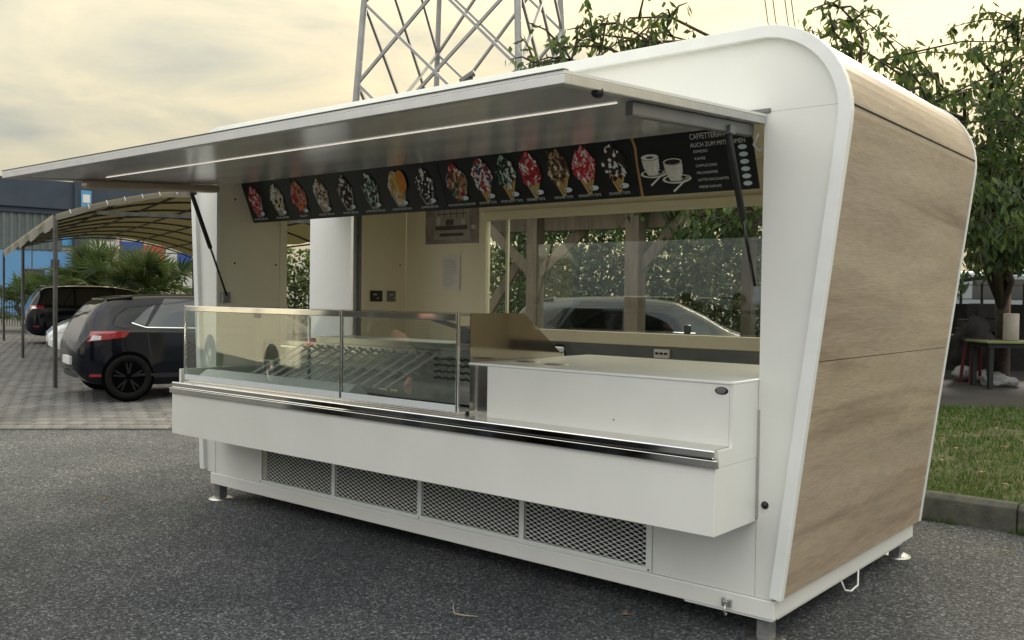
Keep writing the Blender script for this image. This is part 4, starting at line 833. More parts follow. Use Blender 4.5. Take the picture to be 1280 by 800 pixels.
# cherry tree over the terrace (right)
bs = atd(1252, 470, 16.4); bz = lz(bs.x, bs.y)
fk = atd(1252, 374, 15.6)
tp = []
for u, v, D in ((1105, 75, 11.5), (1120, 95, 11.), (1150, 110, 11.5), (1190, 120, 12.), (1225, 55, 12.5), (1270, 30, 13), (1290, 80, 12.5), (1300, 150, 12), (1245, 150, 12.2), (1215, 190, 12.), (1250, 230, 11.6), (1285, 220, 12), (1240, 290, 11.8), (1280, 290, 12.3), (1225, 330, 12.4), (1330, 180, 13), (1340, 60, 14), (1260, 110, 13.6), (1200, 240, 14.5), (1300, 310, 13)): tp.append(atd(u, v, D))
tree('cherry_tree', 'leafy cherry tree with drooping leaves beside the wood clad end', (bs.x, bs.y, bz), fk, tp, 5, 15500, .135, .12, .25)
# cherry tree behind the kiosk, sprays above the roof and in front of the window
tp = []
for u, v, D in ((700, 60, 10.), (665, 78, 10.), (740, 40, 10.2), (770, 30, 10.), (800, 20, 10.2), (818, 50, 10.2), (720, 82, 9.8), (842, 45, 10.4), (780, 70, 10.2), (1040, 38, 9.5), (1050, 10, 9.7)): tp.append(atd(u, v, D))
t2 = list(tp)
for u, v, D in ((870, 270, 9.6), (910, 280, 9.4), (850, 290, 10), (900, 310, 9.8), (930, 260, 9.5), (800, 262, 10.5), (880, 330, 10.)): t2.append(atd(u, v, D))
b2_ = Vector((-1.2, 6.4)); tree('cherry_tree', 'cherry tree standing behind the kiosk with sprays above its roof', (b2_.x, b2_.y, lz(*b2_)), (-1.4, 6.2, 2.35), t2, 9, 1350, .12, .07, .15, inner=6)
# fan palms
def fan_mesh(seed, mat):
    r = random.Random(seed); mb = MB(); mb.tube([(0, 0, 0), (.35, 0, .10), (.7, 0, .05)], [.012, .009, .007], 5)
    for i in range(20):
        a = R(-115+i*12.1+r.uniform(-3, 3)); L_ = r.uniform(.42, .55); d = Vector((math.cos(a), math.sin(a), r.uniform(-.12, .1))); s = Vector((-math.sin(a), math.cos(a), 0)); c = Vector((.7, 0, .05)); m_ = c+d*L_*.5; w = .022
        mb.add([c, m_+s*w+Vector((0, 0, .02)), c+d*L_+Vector((0, 0, -.05)), m_-s*w+Vector((0, 0, .02)), m_-Vector((0, 0, .005))], [(0, 1, 4), (1, 2, 4), (0, 4, 3), (3, 4, 2)])
    return mb.mesh('fan_leaf', mat)
FANS = [fan_mesh(i, 'palm' if i % 2 else 'palm2') for i in range(4)]
def palm(base, hgt, rad, seed, label, nleaf=54):
    r = random.Random(seed); T = thing('fan_palm', label, 'palm', base, 0, 'fan palms behind the parked cars'); tops = []
    for k in range(5):
        ox, oy = r.uniform(-.55, .55)*rad, r.uniform(-.55, .55)*rad; hh = hgt*r.uniform(.35, .62); b = MB(); b.tube([(ox*.3, oy*.3, 0), (ox*.7, oy*.7, hh*.6), (ox, oy, hh)], [.13, .11, .10], 8); b.build('trunk', 'bark', T, True, world=False); tops.append(Vector((ox, oy, hh)))
    for i in range(nleaf):
        c = r.choice(tops); o = link('fan_leaf', r.choice(FANS), T, False); el = R(r.uniform(-20, 85)); az_ = r.uniform(0, 6.283)
        o.location = c; o.rotation_euler = (r.uniform(-.5, .5), -el, az_); o.scale = (rad*r.uniform(.8, 1.05),)*3
for i, (u, D, h_, rd, lab) in enumerate(((138, 34, 2.75, 1.75, 'bushy fan palm standing behind the estate car by the road signs'), (205, 32, 2.4, 1.6, 'fan palm with stiff spiky leaves nearest the kiosk'), (95, 35, 2.2, 1.6, 'lower fan palm growing towards the blue wall'), (52, 36, 1.7, 1.4, 'small fan palm in front of the blue wall'))):
    q = atd(u, 420, D); palm((q.x, q.y, gz(q.x, q.y)), h_, rd, 20+i, lab)
# hedges behind the kiosk
def hedge(label, p0, p1, z0, z1, th, n, ls, seed, mats=('hedge', 'leaf3', 'leaf')):
    r = random.Random(seed); p0, p1 = Vector(p0), Vector(p1); T = thing('hedge', label, 'hedge', ((p0.x+p1.x)/2, (p0.y+p1.y)/2, z0)); mb = MB(); tb = MB(); d = p1-p0; nrm = Vector((-d.y, d.x)).normalized()
    for i in range(int(d.length/.5)+1):
        q = p0+d*(i*.5/d.length); tb.tube([(q.x, q.y, z0-.05), (q.x+r.uniform(-.1, .1), q.y+r.uniform(-.1, .1), z1*.8)], [.03, .015], 5)
    for i in range(n):
        u = r.random(); q = p0+d*u+nrm*r.gauss(0, th*.4); zt = z1+.3*noise.noise(Vector((q.x*.8, q.y*.8, seed))); z = z0+(zt-z0)*r.random()**.8
        if noise.noise(Vector((q.x*2.2, q.y*2.2, z*2.2))) < -.22: continue
        leaf(mb, Vector((q.x, q.y, z)), (rvec(r)+Vector((0, 0, -.3))).normalized(), rvec(r), ls*r.uniform(.6, 1.3), ls*r.uniform(.4, .6), r.randint(0, 2))
    tb.build('stems', 'bark', T); mb.build('foliage', list(mats), T)
hedge('dense dark hedge beyond the side door of the kiosk', (-19.0, 9.4), (-4., 15.6), .15, 2.9, .9, 30000, .15, 3, ('hedge', 'leaf3', 'leaf2'))
hedge('tall loose hedge with sky gaps behind the timber pergola', (-9.6, 9.0), (-2.8, 12.4), .2, 3.3, 1.3, 24000, .14, 4, ('hedge', 'leaf3', 'hedge'))

# ------------------------------------------------------------------ timber pergola behind the kiosk
PG = thing('timber_pergola', 'weathered timber pergola with braced posts behind the service window', 'pergola', (-4.6, 5.6, .2))
def post(u, D, w=.15, zt=2.75):
    q = atd(u, 400, D); b = MB(); b.bar((q.x, q.y, gz(q.x, q.y)), (q.x, q.y, zt), w, w); b.build('post', 'timber', PG, bevel=.008); return q
q1 = post(793, 10.6, .40*.45); q2 = post(668, 11.4, .16); q3 = post(935, 12.5, .15); q4 = post(560, 12.4, .15)
def beam(a, b, w=.12, h=.22, nm='beam'): m_ = MB(); m_.bar(a, b, w, h); m_.build(nm, 'timber', PG, bevel=.008)
beam((q4.x-.8, q4.y-.2, 2.62), (q1.x+.3, q1.y+.2, 2.62)); beam((q2.x, q2.y, 2.80), (q3.x+1.2, q3.y+.6, 2.80)); beam((q1.x-.2, q1.y-.1, 2.86), (q3.x+.2, q3.y+.2, 2.86))
for k in range(8):
    t = k/7; a = Vector((q4.x, q4.y, 2.84)).lerp(Vector((q1.x, q1.y, 2.84)), t); beam(a+Vector((-.3, -.5, 0)), a+Vector((.9, 1.9, .1)), .06, .14, 'rafter')
def brace(a, b): beam(a, b, .09, .12, 'brace')
brace((q2.x, q2.y, 1.95), (q2.x-.55, q2.y-.3, 2.6)); brace((q2.x, q2.y, 1.95), (q2.x+.6, q2.y+.3, 2.6)); brace((q1.x, q1.y, 2.0), (q1.x+.55, q1.y+.3, 2.75)); brace((q4.x, q4.y, .6), (q4.x+1.0, q4.y+.3, 2.2))
b = MB(); c0 = Vector((q4.x-1.4, q4.y-.8, 2.95)); b.add([c0, (q1.x+.6, q1.y-.2, 2.95), (q1.x+1.7, q1.y+2.2, 3.1), (q4.x-.2, q4.y+1.8, 3.1), c0+Vector((0, 0, .03)), (q1.x+.6, q1.y-.2, 2.98), (q1.x+1.7, q1.y+2.2, 3.13), (q4.x-.2, q4.y+1.8, 3.13)], [(0, 3, 2, 1), (4, 5, 6, 7), (0, 1, 5, 4), (1, 2, 6, 5), (2, 3, 7, 6), (3, 0, 4, 7)]); b.build('roof_boarding', 'timber', PG)

# ------------------------------------------------------------------ lattice pylon
D0 = 55.; cs = [(448, 51, 130), (545, 62, 110), (648, 47, 90), (707, 56, 60)]
base = []; toppt = []
for (u, D, v) in cs: q = atd(u, v, D); base.append(Vector((q.x, q.y)))
ctr = sum(base, Vector((0, 0)))/4
ordr = [0, 2, 3, 1]; base = [base[i] for i in ordr]
PY = thing('lattice_pylon', 'grey steel lattice pylon rising behind the awning', 'pylon', (ctr.x, ctr.y, 0))
HP = 44.
def leg(i, z): k = 1-.82*max(0, (z-14)/HP)*1.0-.0; k = 1.0-.0115*(z-14); return Vector((ctr.x+(base[i].x-ctr.x)*k, ctr.y+(base[i].y-ctr.y)*k, z))
for i in range(4): b = MB(); b.tube([leg(i, z) for z in (0, 14, 30, HP)], [.20, .19, .16, .12], 8); b.build('leg', 'pylon_steel', PY, True)
zs = [i*4.4 for i in range(11)]
for i in range(4):
    j = (i+1) % 4
    for z0, z1 in zip(zs[:-2], zs[2:]):
        for p, q in ((leg(i, z0), leg(j, z1)), (leg(j, z0), leg(i, z1))):
            b = MB(); b.bar(p, q, .15, .15); b.build('lattice_brace', 'pylon_steel', PY)
for z in (30, 36, 42):
    for s in (1, -1):
        d = (leg(0, z)-leg(2, z)).normalized(); b = MB(); c = Vector((ctr.x, ctr.y, z)); b.bar(c, c+d*s*7, .2, .2); b.bar(c+Vector((0, 0, 2)), c+d*s*7, .12, .12); b.build('cross_arm', 'pylon_steel', PY)
for i, (u, du) in enumerate(((956, 4), (966, 4), (981, 4), (989, 4))):
    p0, p1 = atd(u-16, -120, 46), atd(u+14, 80, 90); mid = (p0+p1)/2-Vector((0, 0, .8)); b = MB(); b.tube([p0+(p0-p1)*1.2, p0, mid, p1, p1+(p1-p0)*.5], .035, 5)
    tag(b.build('power_line', 'pole_steel', None, True), 'thin dark overhead power line crossing the sky above the kiosk corner', 'power line', 'overhead power lines')
FL = thing('floodlight_mast', 'small floodlight on a thin mast showing above the awning edge', 'floodlight', tuple(atd(590, 400, 25).xy)+(0,))
q = atd(590, 104, 25); b = MB(); b.tube([(q.x, q.y, .1), (q.x, q.y, q.z+.15)], .05, 8); b.build('mast', 'pylon_steel', FL, True); b = MB(); b.bar(q+Vector((.05, .03, .28)), q+Vector((-.24, -.2, .02)), .3, .12); b.build('lamp_head', 'alu_dark', FL, bevel=.02)

# ------------------------------------------------------------------ far left: building, fence, signs
def fplane(u, v, D=46.): return atd(u, v, D)
BL = thing('warehouse', 'low warehouse with dark blue roof fascia and light blue wall', 'building', tuple(atd(60, 380, 59).xy)+(0,))
A0, A1 = atd(-160, 300, 52), atd(262, 300, 65); ZS = 1.27
bx = (Vector((A1.x, A1.y))-Vector((A0.x, A0.y))).normalized(); bn = Vector((bx.y, -bx.x)); 
if bn.dot(Vector((CAM.x, CAM.y))-Vector((A0.x, A0.y))) < 0: bn = -bn
BLEN = (Vector((A1.x, A1.y))-Vector((A0.x, A0.y))).length
def fac(s0, s1, z0, z1, n0, n1, name, mat, par=BL, bevel=0):
    z0 *= ZS; z1 *= ZS; b = MB(); P = lambda s, n, z: Vector((A0.x+bx.x*s+bn.x*n, A0.y+bx.y*s+bn.y*n, z)); vs = [P(s0, n0, z0), P(s1, n0, z0), P(s1, n1, z0), P(s0, n1, z0), P(s0, n0, z1), P(s1, n0, z1), P(s1, n1, z1), P(s0, n1, z1)]
    b.add(vs, [(0, 3, 2, 1), (4, 5, 6, 7), (0, 1, 5, 4), (1, 2, 6, 5), (2, 3, 7, 6), (3, 0, 4, 7)]); return b.build(name, mat, par, fixn=True, bevel=bevel)
def su(u):             # facade coordinate under a photo column
    best = min(range(0, 2000), key=lambda i: abs(colpx(i*BLEN/2000)-u)); return best*BLEN/2000
def colpx(s): x, y = A0.x+bx.x*s, A0.y+bx.y*s; d = dep(x, y); return 640+F*((x-CAM.x)*N2.y-(y-CAM.y)*N2.x)/d
sA, sB, sC, sD = su(8), su(78), su(92), su(112)
fac(0, BLEN, 0, 6.0, -9, -.3, 'wall_block', 'beige_wall'); fac(-.3, BLEN+.3, 5.35, 6.75, -9.3, .25, 'roof_fascia', 'slate_blue', bevel=.05); fac(-.3, BLEN+.3, 5.1, 5.345, -.295, .05, 'gutter', 'slate_blue')
fac(0, sB, 3.3, 5.09, -.295, -.15, 'corrugated_band', 'corrugated')
n_ = int(sB/.42)
for i in range(n_): fac(i*sB/n_+.05, i*sB/n_+.24, 3.32, 5.08, -.148, -.07, 'corrugation', 'corrugated')
fac(0, su(118), 0, 3.29, -.295, -.12, 'blue_wall', 'sky_blue_wall'); fac(sC-.1, sD-.2, 0, 6.9, .1, .5, 'column', 'slate_blue'); fac(su(97), su(110), 5.55, 6.35, .55, .6, 'blue_sign', 'sign_blue')
fac(su(99), su(108), 5.75, 6.15, .605, .62, 'sign_mark', 'sign_white'); fac(su(30), su(56), .6, 2.4, -.118, -.05, 'window', 'tinted'); fac(su(64), su(74), 2.0, 2.9, -.118, -.02, 'window', 'tinted')
fac(su(78), su(90), 3.6, 5.0, -.29, -.1, 'sign_panel', 'sign_blue')
for (u0, u1, z0, z1, mt) in ((118, 148, 2.6, 3.9, 'ban_white'), (150, 178, 2.9, 3.95, 'ban_blue'), (180, 205, 2.9, 3.8, 'ban_red'), (207, 222, 2.7, 3.7, 'ban_white'), (223, 240, 2.6, 3.5, 'ban_blue'), (112, 145, 4.05, 4.6, 'ban_blue'), (226, 243, 1.6, 2.4, 'ban_white')): fac(su(u0), su(u1), z0, z1, -.28, -.12, 'poster', mt)
# railing fence
FE = thing('railing_fence', 'black metal railing fence behind the palms and parked cars', 'fence', tuple(atd(120, 400, 40).xy)+(.15,))
f0, f1 = atd(-60, 380, 42), atd(420, 380, 36)
for z in (1.35, .35): b = MB(); b.bar((f0.x, f0.y, z+.15), (f1.x, f1.y, z+.15), .04, .05); b.build('rail', 'pole_steel', FE)
n_ = 130
for i in range(n_): t = i/(n_-1); b = MB(); x, y = f0.x+(f1.x-f0.x)*t, f0.y+(f1.y-f0.y)*t; b.bar((x, y, .15), (x, y, 1.62), .028, .028); b.build('baluster', 'pole_steel', FE)
GF = thing('goal_frame', 'thin black tubular frame of squares in front of the far posters', 'frame', tuple(atd(160, 400, 42.5).xy)+(.15,))
g0, g1 = atd(40, 312, 42.5), atd(262, 318, 42.5)
for dz in (0, .65): b = MB(); b.bar(g0+Vector((0, 0, dz)), g1+Vector((0, 0, dz)), .05, .05); b.build('rail', 'pole_steel', GF)
for i in range(9): q = g0.lerp(g1, i/8); b = MB(); b.bar((q.x, q.y, .15 if i in (0, 4, 8) else q.z), (q.x, q.y, q.z+.65), .04, .04); b.build('upright', 'pole_steel', GF)
def warning_sign(px_, py_, D, label, glyph):
    c = atd(px_, py_, D); T = thing('warning_sign', label, 'road sign', c, 0, None); rgt = Matrix.Rotation(R(-52), 3, 'Z') @ Vector((N2.y, -N2.x, 0)); nrm = Vector((rgt.y, -rgt.x, 0)); up = Vector((0, 0, 1)); s = .40
    def tri(k, off, name, mat, th=.01): b = MB(); pts = [rgt*(x*s*k)+up*(y*s*k) for x, y in ((-1, -.6), (1, -.6), (0, 1.13))]; vs = [c+p+nrm*off for p in pts]+[c+p+nrm*(off-th) for p in pts]; b.add(vs, [(0, 1, 2), (5, 4, 3), (0, 3, 4, 1), (1, 4, 5, 2), (2, 5, 3, 0)]); b.build(name, mat, T, fixn=True)
    tri(1, 0, 'red_border', 'sign_red'); tri(.70, .006, 'white_face', 'sign_white', .005)
    b = MB()
    for x0, x1, y0, y1 in glyph: P = lambda x, y: c+rgt*(x*s)+up*(y*s)+nrm*.009; b.add([P(x0, y0), P(x1, y0), P(x1, y1), P(x0, y1)], [(0, 1, 2, 3)])
    b.build('pictogram', 'black', T)
warning_sign(147.5, 306, 41, 'red bordered triangular warning sign above the other one', ((-.09, .09, -.2, .45), (-.3, .3, -.32, -.2)))
warning_sign(147.5, 327, 41, 'red bordered triangular warning sign below the other one', ((-.3, .3, -.2, -.08), (-.14, .14, -.08, .1), (-.25, -.12, -.34, -.2), (.12, .25, -.34, -.2)))
q = atd(147.5, 300, 41.1); SP = MB(); SP.tube([(q.x, q.y, .15), (q.x, q.y, q.z+.55)], .035, 8); tag(SP.build('sign_post', 'pylon_steel', None, True), 'thin grey post that carries two triangular warning signs', 'post')

# ------------------------------------------------------------------ right background under the cherry tree
def rp_(u, v, D): q = atd(u, v, D); return Vector((q.x, q.y, lz(q.x, q.y)-.012))
fdir = Vector((N2.x, N2.y, 0)); rdir = Vector((N2.y, -N2.x, 0))
def obox(c, w, d, h, z0=0):
    vs = [c+rdir*(sx_*w/2)+fdir*(sy_*d/2)+Vector((0, 0, z)) for z in (z0, z0+h) for sx_, sy_ in ((-1, -1), (1, -1), (1, 1), (-1, 1))]
    return vs, [(0, 3, 2, 1), (4, 5, 6, 7), (0, 1, 5, 4), (1, 2, 6, 5), (2, 3, 7, 6), (3, 0, 4, 7)]
tc_ = rp_(1262, 470, 15.4); TB = thing('garden_table', 'dark garden table with a yellow green top edge under the cherry tree', 'table', tc_)
b = MB(); b.add(*obox(tc_, 1.15, .75, .035, .74)); b.build('table_top', 'table_edge', TB, bevel=.006)
b = MB(); b.add(*obox(tc_, 1.05, .65, .07, .668)); b.build('apron', 'dark_green', TB)
for sx_ in (-1, 1):
    for sy_ in (-1, 1): b = MB(); b.add(*obox(tc_+rdir*sx_*.46+fdir*sy_*.27, .07, .07, .665)); b.build('leg', 'dark_green', TB)
c = tc_+rdir*.03+fdir*.05; ROL = MB(); ROL.lathe([(0, 0), (.115, 0), (.12, .02), (.12, .44), (.105, .45), (.03, .45), (.03, .40)], c+Vector((0, 0, .776)), (0, 0, 1), 20); tag(ROL.build('paper_roll', 'roll', None, True), 'upright pale roll standing on the garden table', 'roll')
def lump(name, c, rx, ry, rzz, mat, label, cat, seed, sub=3):
    import bmesh
    bm = bmesh.new(); bmesh.ops.create_icosphere(bm, subdivisions=sub, radius=1)
    for v in bm.verts:
        k = 1+.45*noise.noise(v.co*1.7+Vector((seed, 0, 0)))+.18*noise.noise(v.co*5+Vector((0, seed, 0))); p = v.co*k; v.co = c+rdir*p.x*rx+fdir*p.y*ry+Vector((0, 0, max(0, (p.z+.75)*rzz)))
    me = bpy.data.meshes.new(name); bm.to_mesh(me); bm.free(); me.materials.append(M[mat]); me.polygons.foreach_set('use_smooth', [True]*len(me.polygons)); return tag(link(name, me), label, cat)
lump('plastic_bag', rp_(1247, 470, 15.6), .30, .2, .12, 'plastic_bag', 'crumpled white plastic bag on the ground under the garden table', 'bag', 1)
lump('plastic_bag', rp_(1212, 468, 16.4), .28, .2, .16, 'plastic_bag', 'crumpled grey plastic bag beside the red chair leg', 'bag', 5)
jb = rp_(1214, 470, 16.6)
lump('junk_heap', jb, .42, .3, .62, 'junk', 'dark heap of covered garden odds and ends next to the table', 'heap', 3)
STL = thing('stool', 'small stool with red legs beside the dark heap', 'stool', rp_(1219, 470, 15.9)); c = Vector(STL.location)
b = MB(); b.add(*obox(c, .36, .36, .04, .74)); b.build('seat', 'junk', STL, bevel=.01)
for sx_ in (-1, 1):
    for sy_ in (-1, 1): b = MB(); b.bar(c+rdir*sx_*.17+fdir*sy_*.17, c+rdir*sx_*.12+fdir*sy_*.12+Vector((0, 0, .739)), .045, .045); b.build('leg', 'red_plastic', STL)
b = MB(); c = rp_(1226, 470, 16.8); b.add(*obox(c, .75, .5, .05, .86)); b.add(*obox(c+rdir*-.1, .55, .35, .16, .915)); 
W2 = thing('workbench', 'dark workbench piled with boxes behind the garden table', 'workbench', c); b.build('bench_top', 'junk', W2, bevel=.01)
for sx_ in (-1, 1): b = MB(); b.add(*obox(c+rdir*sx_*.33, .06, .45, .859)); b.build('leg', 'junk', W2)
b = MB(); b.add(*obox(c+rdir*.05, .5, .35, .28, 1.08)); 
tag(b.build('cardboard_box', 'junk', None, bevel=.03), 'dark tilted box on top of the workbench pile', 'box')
tag(lump('towel', c+Vector((0, 0, .9))+rdir*.3, .16, .16, .10, 'plastic_bag', 'pale crumpled cloth at the edge of the workbench', 'cloth', 8), None)
pp = rp_(1255, 470, 17.5); GZ = thing('gazebo', 'timber gazebo post and dark beam with added shade roof and wall behind the cherry trunk', 'gazebo', pp)
b = MB(); b.bar(pp, pp+Vector((0, 0, 2.6)), .14, .14); b.build('post', 'clay', GZ); p2 = rp_(1340, 470, 17.5); b = MB(); b.bar(p2, p2+Vector((0, 0, 2.6)), .14, .14); b.build('post', 'clay', GZ)
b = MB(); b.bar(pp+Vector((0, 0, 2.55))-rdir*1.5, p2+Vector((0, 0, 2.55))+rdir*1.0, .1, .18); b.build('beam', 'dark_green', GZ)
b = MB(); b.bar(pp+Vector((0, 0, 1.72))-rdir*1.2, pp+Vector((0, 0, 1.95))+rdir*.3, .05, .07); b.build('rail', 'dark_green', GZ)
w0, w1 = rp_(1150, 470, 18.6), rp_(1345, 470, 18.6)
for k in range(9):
    q0, q1_ = w0.lerp(w1, k/9+.002), w0.lerp(w1, (k+1)/9-.002); b = MB(); b.bar(q0+Vector((0, 0, .66)), q1_+Vector((0, 0, .66)), .04, 1.32); b.build('shade_board', 'junk', GZ)  # dark back wall added to keep low sun off the terrace
# pale van and fence behind
vv = rp_(1240, 470, 24); VN = thing('van', 'pale van parked beyond the fence behind the cherry tree', 'van', vv)
b = MB(); P_ = [(-2.4, .35), (2.3, .35), (2.45, .8), (2.3, 1.15), (1.6, 1.3), (1.1, 2.0), (-2.3, 2.05), (-2.45, 1.8)]
b.add([vv+rdir*x-fdir*.9+Vector((0, 0, z)) for x, z in P_]+[vv+rdir*x+fdir*.9+Vector((0, 0, z)) for x, z in P_], [tuple(range(8)), tuple(reversed(range(8, 16)))]+[(i, 8+i, 8+(i+1) % 8, (i+1) % 8) for i in range(8)]); b.build('body', 'car_silver', VN, fixn=True, bevel=.08)
for x in (-1.5, 1.5): b = MB(); b.lathe([(0, .0), (.2, .0), (.3, -.02), (.33, -.06), (.33, -.2)], vv+rdir*x-fdir*.93+Vector((0, 0, .33)), -fdir, 24); b.build('wheel', 'rubber', VN, True)
for x0, x1 in ((.95, 1.5), (-1.0, .8)): b = MB(); b.add([vv+rdir*x-fdir*.915+Vector((0, 0, z)) for x, z in ((x0, 1.35), (x1, 1.35), (x1-.2, 1.85), (x0, 1.85))], [(0, 1, 2, 3)]); b.build('side_window', 'tinted', VN)
FC = thing('wire_fence', 'dark wire mesh fence behind the garden table', 'fence', rp_(1240, 470, 20))
e0, e1 = rp_(1120, 470, 20), rp_(1330, 470, 20)
for k in range(9): q = e0.lerp(e1, k/8); b = MB(); b.bar(q, q+Vector((0, 0, 1.75)), .05, .05); b.build('post', 'pole_steel', FC)
for k in range(6): b = MB(); b.bar(e0+Vector((0, 0, .2+k*.3)), e1+Vector((0, 0, .2+k*.3)), .018, .018); b.build('wire', 'pole_steel', FC)
hedge('dark hedge closing the terrace behind the wire fence', rp_(1050, 470, 27).xy, rp_(1400, 470, 27).xy, .3, 1.9, .8, 9000, .18, 8)
b = MB(); c = pp+Vector((0, 0, 2.66)); b.add([c+rdir*x+fdir*y+Vector((0, 0, z)) for z in (0, .06) for x, y in ((-1.8, -1.6), (2.6, -1.6), (2.6, 2.6), (-1.8, 2.6))], [(0, 3, 2, 1), (4, 5, 6, 7), (0, 1, 5, 4), (1, 2, 6, 5), (2, 3, 7, 6), (3, 0, 4, 7)]); b.build('roof_sheet', 'dark_green', GZ)  # roof plane added over the clutter to darken it

# ------------------------------------------------------------------ litter on the ground
tw = MB(); tw.tube([(-1.47, -.72, .012), (-1.42, -.715, .014), (-1.35, -.665, .010)], [.005, .004, .003], 6); tw.tube([(-1.47, -.72, .012), (-1.50, -.70, .035), (-1.515, -.675, .05)], [.004, .003, .002], 6); tag(tw.build('twig', 'twig', None, True), 'small pale forked twig lying on the asphalt', 'twig')
r = random.Random(5)
def dry(x, y, z, s, label, grp=None):
    mb = MB(); a = r.uniform(0, 6.28); d = Vector((math.cos(a), math.sin(a), .05)); leaf(mb, Vector((x, y, z)), d, Vector((0, 0, 1)), s, s*.55, 0); mb.v = [(vx, vy, max(vz, z+.002)+.25*abs((vx-x)*d.y-(vy-y)*d.x)) for vx, vy, vz in mb.v]; tag(mb.build('fallen_leaf', 'leaf_dry'), label, 'leaf', grp)
dry(-.77, -.08, .004, .06, 'brown fallen leaf on the asphalt under the front edge of the kiosk')
for i, (u, v) in enumerate(((1180, 575), (1195, 560), (1215, 545), (1230, 590), (1240, 535), (1172, 548), (1262, 560), (1250, 605))):
    lo_, hi_ = 4., 20.
    for _ in range(40):
        m_ = (lo_+hi_)/2; q = atd(u, v, m_)
        if q.z > lz(q.x, q.y)+.03: lo_ = m_
        else: hi_ = m_
    dry(q.x, q.y, lz(q.x, q.y)+.035, .09, 'dry brown fallen leaf lying on the lawn', 'fallen leaves on the lawn')
for i, (u, v) in enumerate(((112, 578), (131, 623), (1256, 690), (1100, 700), (240, 628), (716, 735))):
    q = atd(u, v, 1165.56*1.697/(v-367-.0138*(u-640)*.0)); q = CAM+(q-CAM)*((CAM.z)/(CAM.z-q.z)); dry(q.x, q.y, .004, .05, 'small dark scrap of leaf lying on open asphalt', 'leaf scraps on the asphalt')

# weeds along the kerb foot
mb = MB(); rnd = random.Random(21)
for i in range(900):
    x = rnd.uniform(-1.2, 3.2); y = KY-.005-abs(rnd.gauss(0, .02)); n1_ = noise.noise(Vector((x*3.1, 4., 1.)))
    if n1_ < .05: continue
    hgt = rnd.uniform(.015, .05)*(1+n1_*2); a = rnd.uniform(0, 6.28); t = hgt*rnd.uniform(.2, .9); b0 = rnd.uniform(0, 6.28)
    mb.add([(x-math.cos(a)*.004, y-math.sin(a)*.004, .001), (x+math.cos(a)*.004, y+math.sin(a)*.004, .001), (x+math.cos(b0)*t, y-abs(math.sin(b0))*t, hgt)], [(0, 1, 2)])
tag(mb.build('weeds', 'grass'), 'sparse weeds growing along the foot of the concrete kerb', 'weeds', kind='stuff')

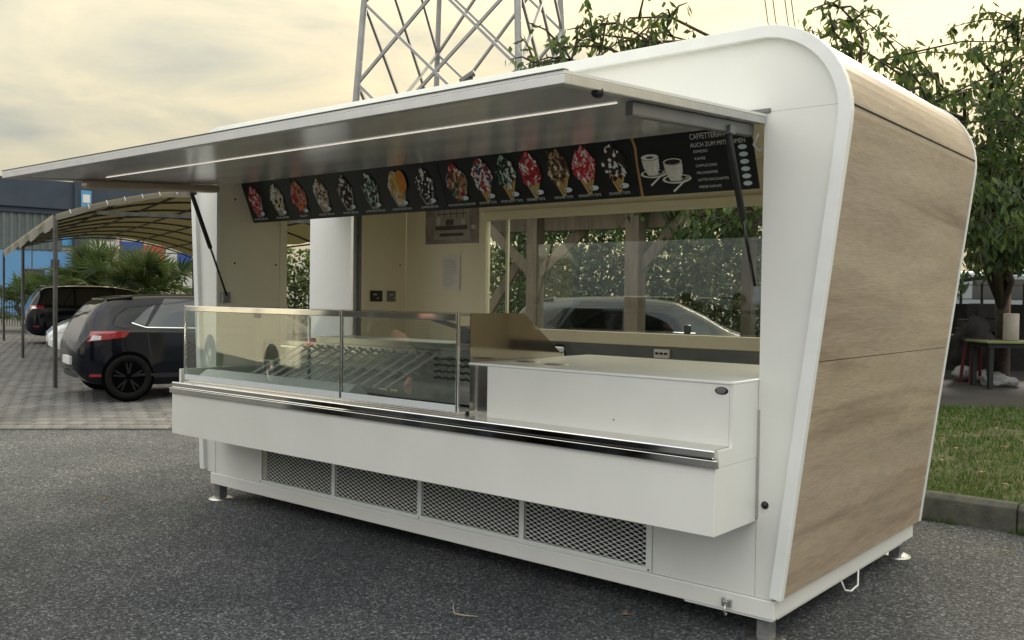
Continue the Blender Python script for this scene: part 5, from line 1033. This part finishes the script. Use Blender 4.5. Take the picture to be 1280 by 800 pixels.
# ------------------------------------------------------------------ people mirrored in the service window
def person(label, loc, rz, shirt, hair_mat, seed, arm):
    T = thing('person', label, 'person', loc, rz, None)
    V = []; E_ = []; Rd = []
    def jt(p, r, par=None):
        V.append(p); Rd.append(r)
        if par is not None: E_.append((par, len(V)-1))
        return len(V)-1
    pel = jt((0, 0, .95), .150); wa = jt((0, 0, 1.12), .130, pel); ch = jt((0, .01, 1.30), .150, wa); sh_ = jt((0, 0, 1.44), .105, ch); nk = jt((0, .01, 1.52), .055, sh_); hd0 = jt((0, .02, 1.60), .078, nk); hd1 = jt((0, .02, 1.67), .092, hd0); hd2 = jt((0, .015, 1.74), .070, hd1)
    jt((0, .115, 1.655), .014, hd1)
    for s in (1, -1):
        hp = jt((s*.10, 0, .90), .098, pel); kn = jt((s*.11, .02, .50), .062, hp); an = jt((s*.115, -.01, .09), .042, kn); ft = jt((s*.12, .10, .04), .040, an); jt((s*.125, .17, .03), .030, ft)
        so2 = jt((s*.18, 0, 1.42), .062, sh_)
        if arm and s == 1: el_ = jt((s*.25, .06, 1.17), .045, so2); wr = jt((s*.10, .26, 1.28), .032, el_); hn = jt((s*.06, .30, 1.31), .034, wr); fd = Vector((-.5, .6, .4))
        else: el_ = jt((s*.25, -.02, 1.14), .045, so2); wr = jt((s*.27, .06, .90), .032, el_); hn = jt((s*.27, .08, .83), .034, wr); fd = Vector((0, .15, -1))
        fd.normalize(); sd_ = fd.cross(Vector((s, 0, 0))).normalized()
        for k, L_ in ((-1.5, .070), (-.5, .082), (.5, .078), (1.5, .062)):
            p = Vector(V[hn])+sd_*k*.018+fd*.03; a1 = jt(tuple(p), .010, hn); a2 = jt(tuple(p+fd*L_*.5), .009, a1); jt(tuple(p+fd*L_*.9+Vector((-s*.018, 0, 0))), .008, a2)
        p = Vector(V[hn])+sd_*.032; a1 = jt(tuple(p), .011, hn); jt(tuple(p+fd*.035+sd_*.02), .009, a1)
    me = bpy.data.meshes.new('body'); me.from_pydata(V, E_, []); o = bpy.data.objects.new('tmp', me); col.objects.link(o)
    md = o.modifiers.new('s', 'SKIN'); md.use_smooth_shade = True
    for i, sv in enumerate(me.skin_vertices[0].data): sv.radius = (Rd[i]*(1.22 if i in (0, 1, 2) else 1), Rd[i]*(.85 if i in (0, 1, 2) else 1)); sv.use_root = (i == 0)
    o.modifiers.new('b', 'SUBSURF').levels = 2
    dg = bpy.context.evaluated_depsgraph_get(); dg.update(); bm_ = bpy.data.meshes.new_from_object(o.evaluated_get(dg)); bpy.data.objects.remove(o)
    for m_ in ('skin', shirt, 'trousers', 'black'): bm_.materials.append(M[m_])
    for p in bm_.polygons:
        c = p.center; p.use_smooth = True
        arm_low = (abs(c.x) > .20 and c.z < .90 and c.z > .60) or (arm and c.y > .27 and 1.15 < c.z < 1.45)
        p.material_index = 3 if c.z < .10 else 2 if c.z < .98 and not (abs(c.x) > .2) else 0 if c.z > 1.50 or arm_low else 1
    link('body', bm_, T, False)
    hb = MB(); r = random.Random(seed)
    def hf(u, v):
        th = u*2*math.pi; ph = v*math.pi*.60; k = 1+.05*noise.noise(Vector((math.cos(th)*3, math.sin(th)*3, ph*3+seed))); d = Vector((math.sin(ph)*math.cos(th)*.098, math.sin(ph)*math.sin(th)*.112-.012*(v), math.cos(ph)*.105))*k
        if math.sin(th) > .2 and v > .62: d *= .86
        return (d.x, .008+d.y, 1.695+d.z)
    hb.grid(hf, 24, 10); hb.build('hair', hair_mat, T, True, world=False)
    for s in (1, -1):
        e_ = MB(); e_.lathe([(0, .012), (.008, .009), (.012, 0)], (s*.034, .100, 1.675), (0, 1, 0), 10); e_.build('eye', 'black', T, world=False)
        e_ = MB(); e_.lathe([(0, .02), (.018, .016), (.028, .004), (.02, 0)], (s*.088, .01, 1.66), (s, -.2, 0), 10); e_.build('ear', 'skin', T, True, world=False)
    m_ = MB(); m_.box(-.026, .026, .098, .106, 1.603, 1.612); m_.build('mouth', 'clay', T, world=False, bevel=.003)
person('person in a dark shirt standing with one arm raised, mirrored in the window', (-4.45, -2.75, 0), R(20), 'shirt_dark', 'hair', 2, True)
person('person in a grey shirt with arms hanging down, mirrored in the window', (-3.75, -2.95, 0), R(10), 'shirt_grey', 'hair', 6, False)
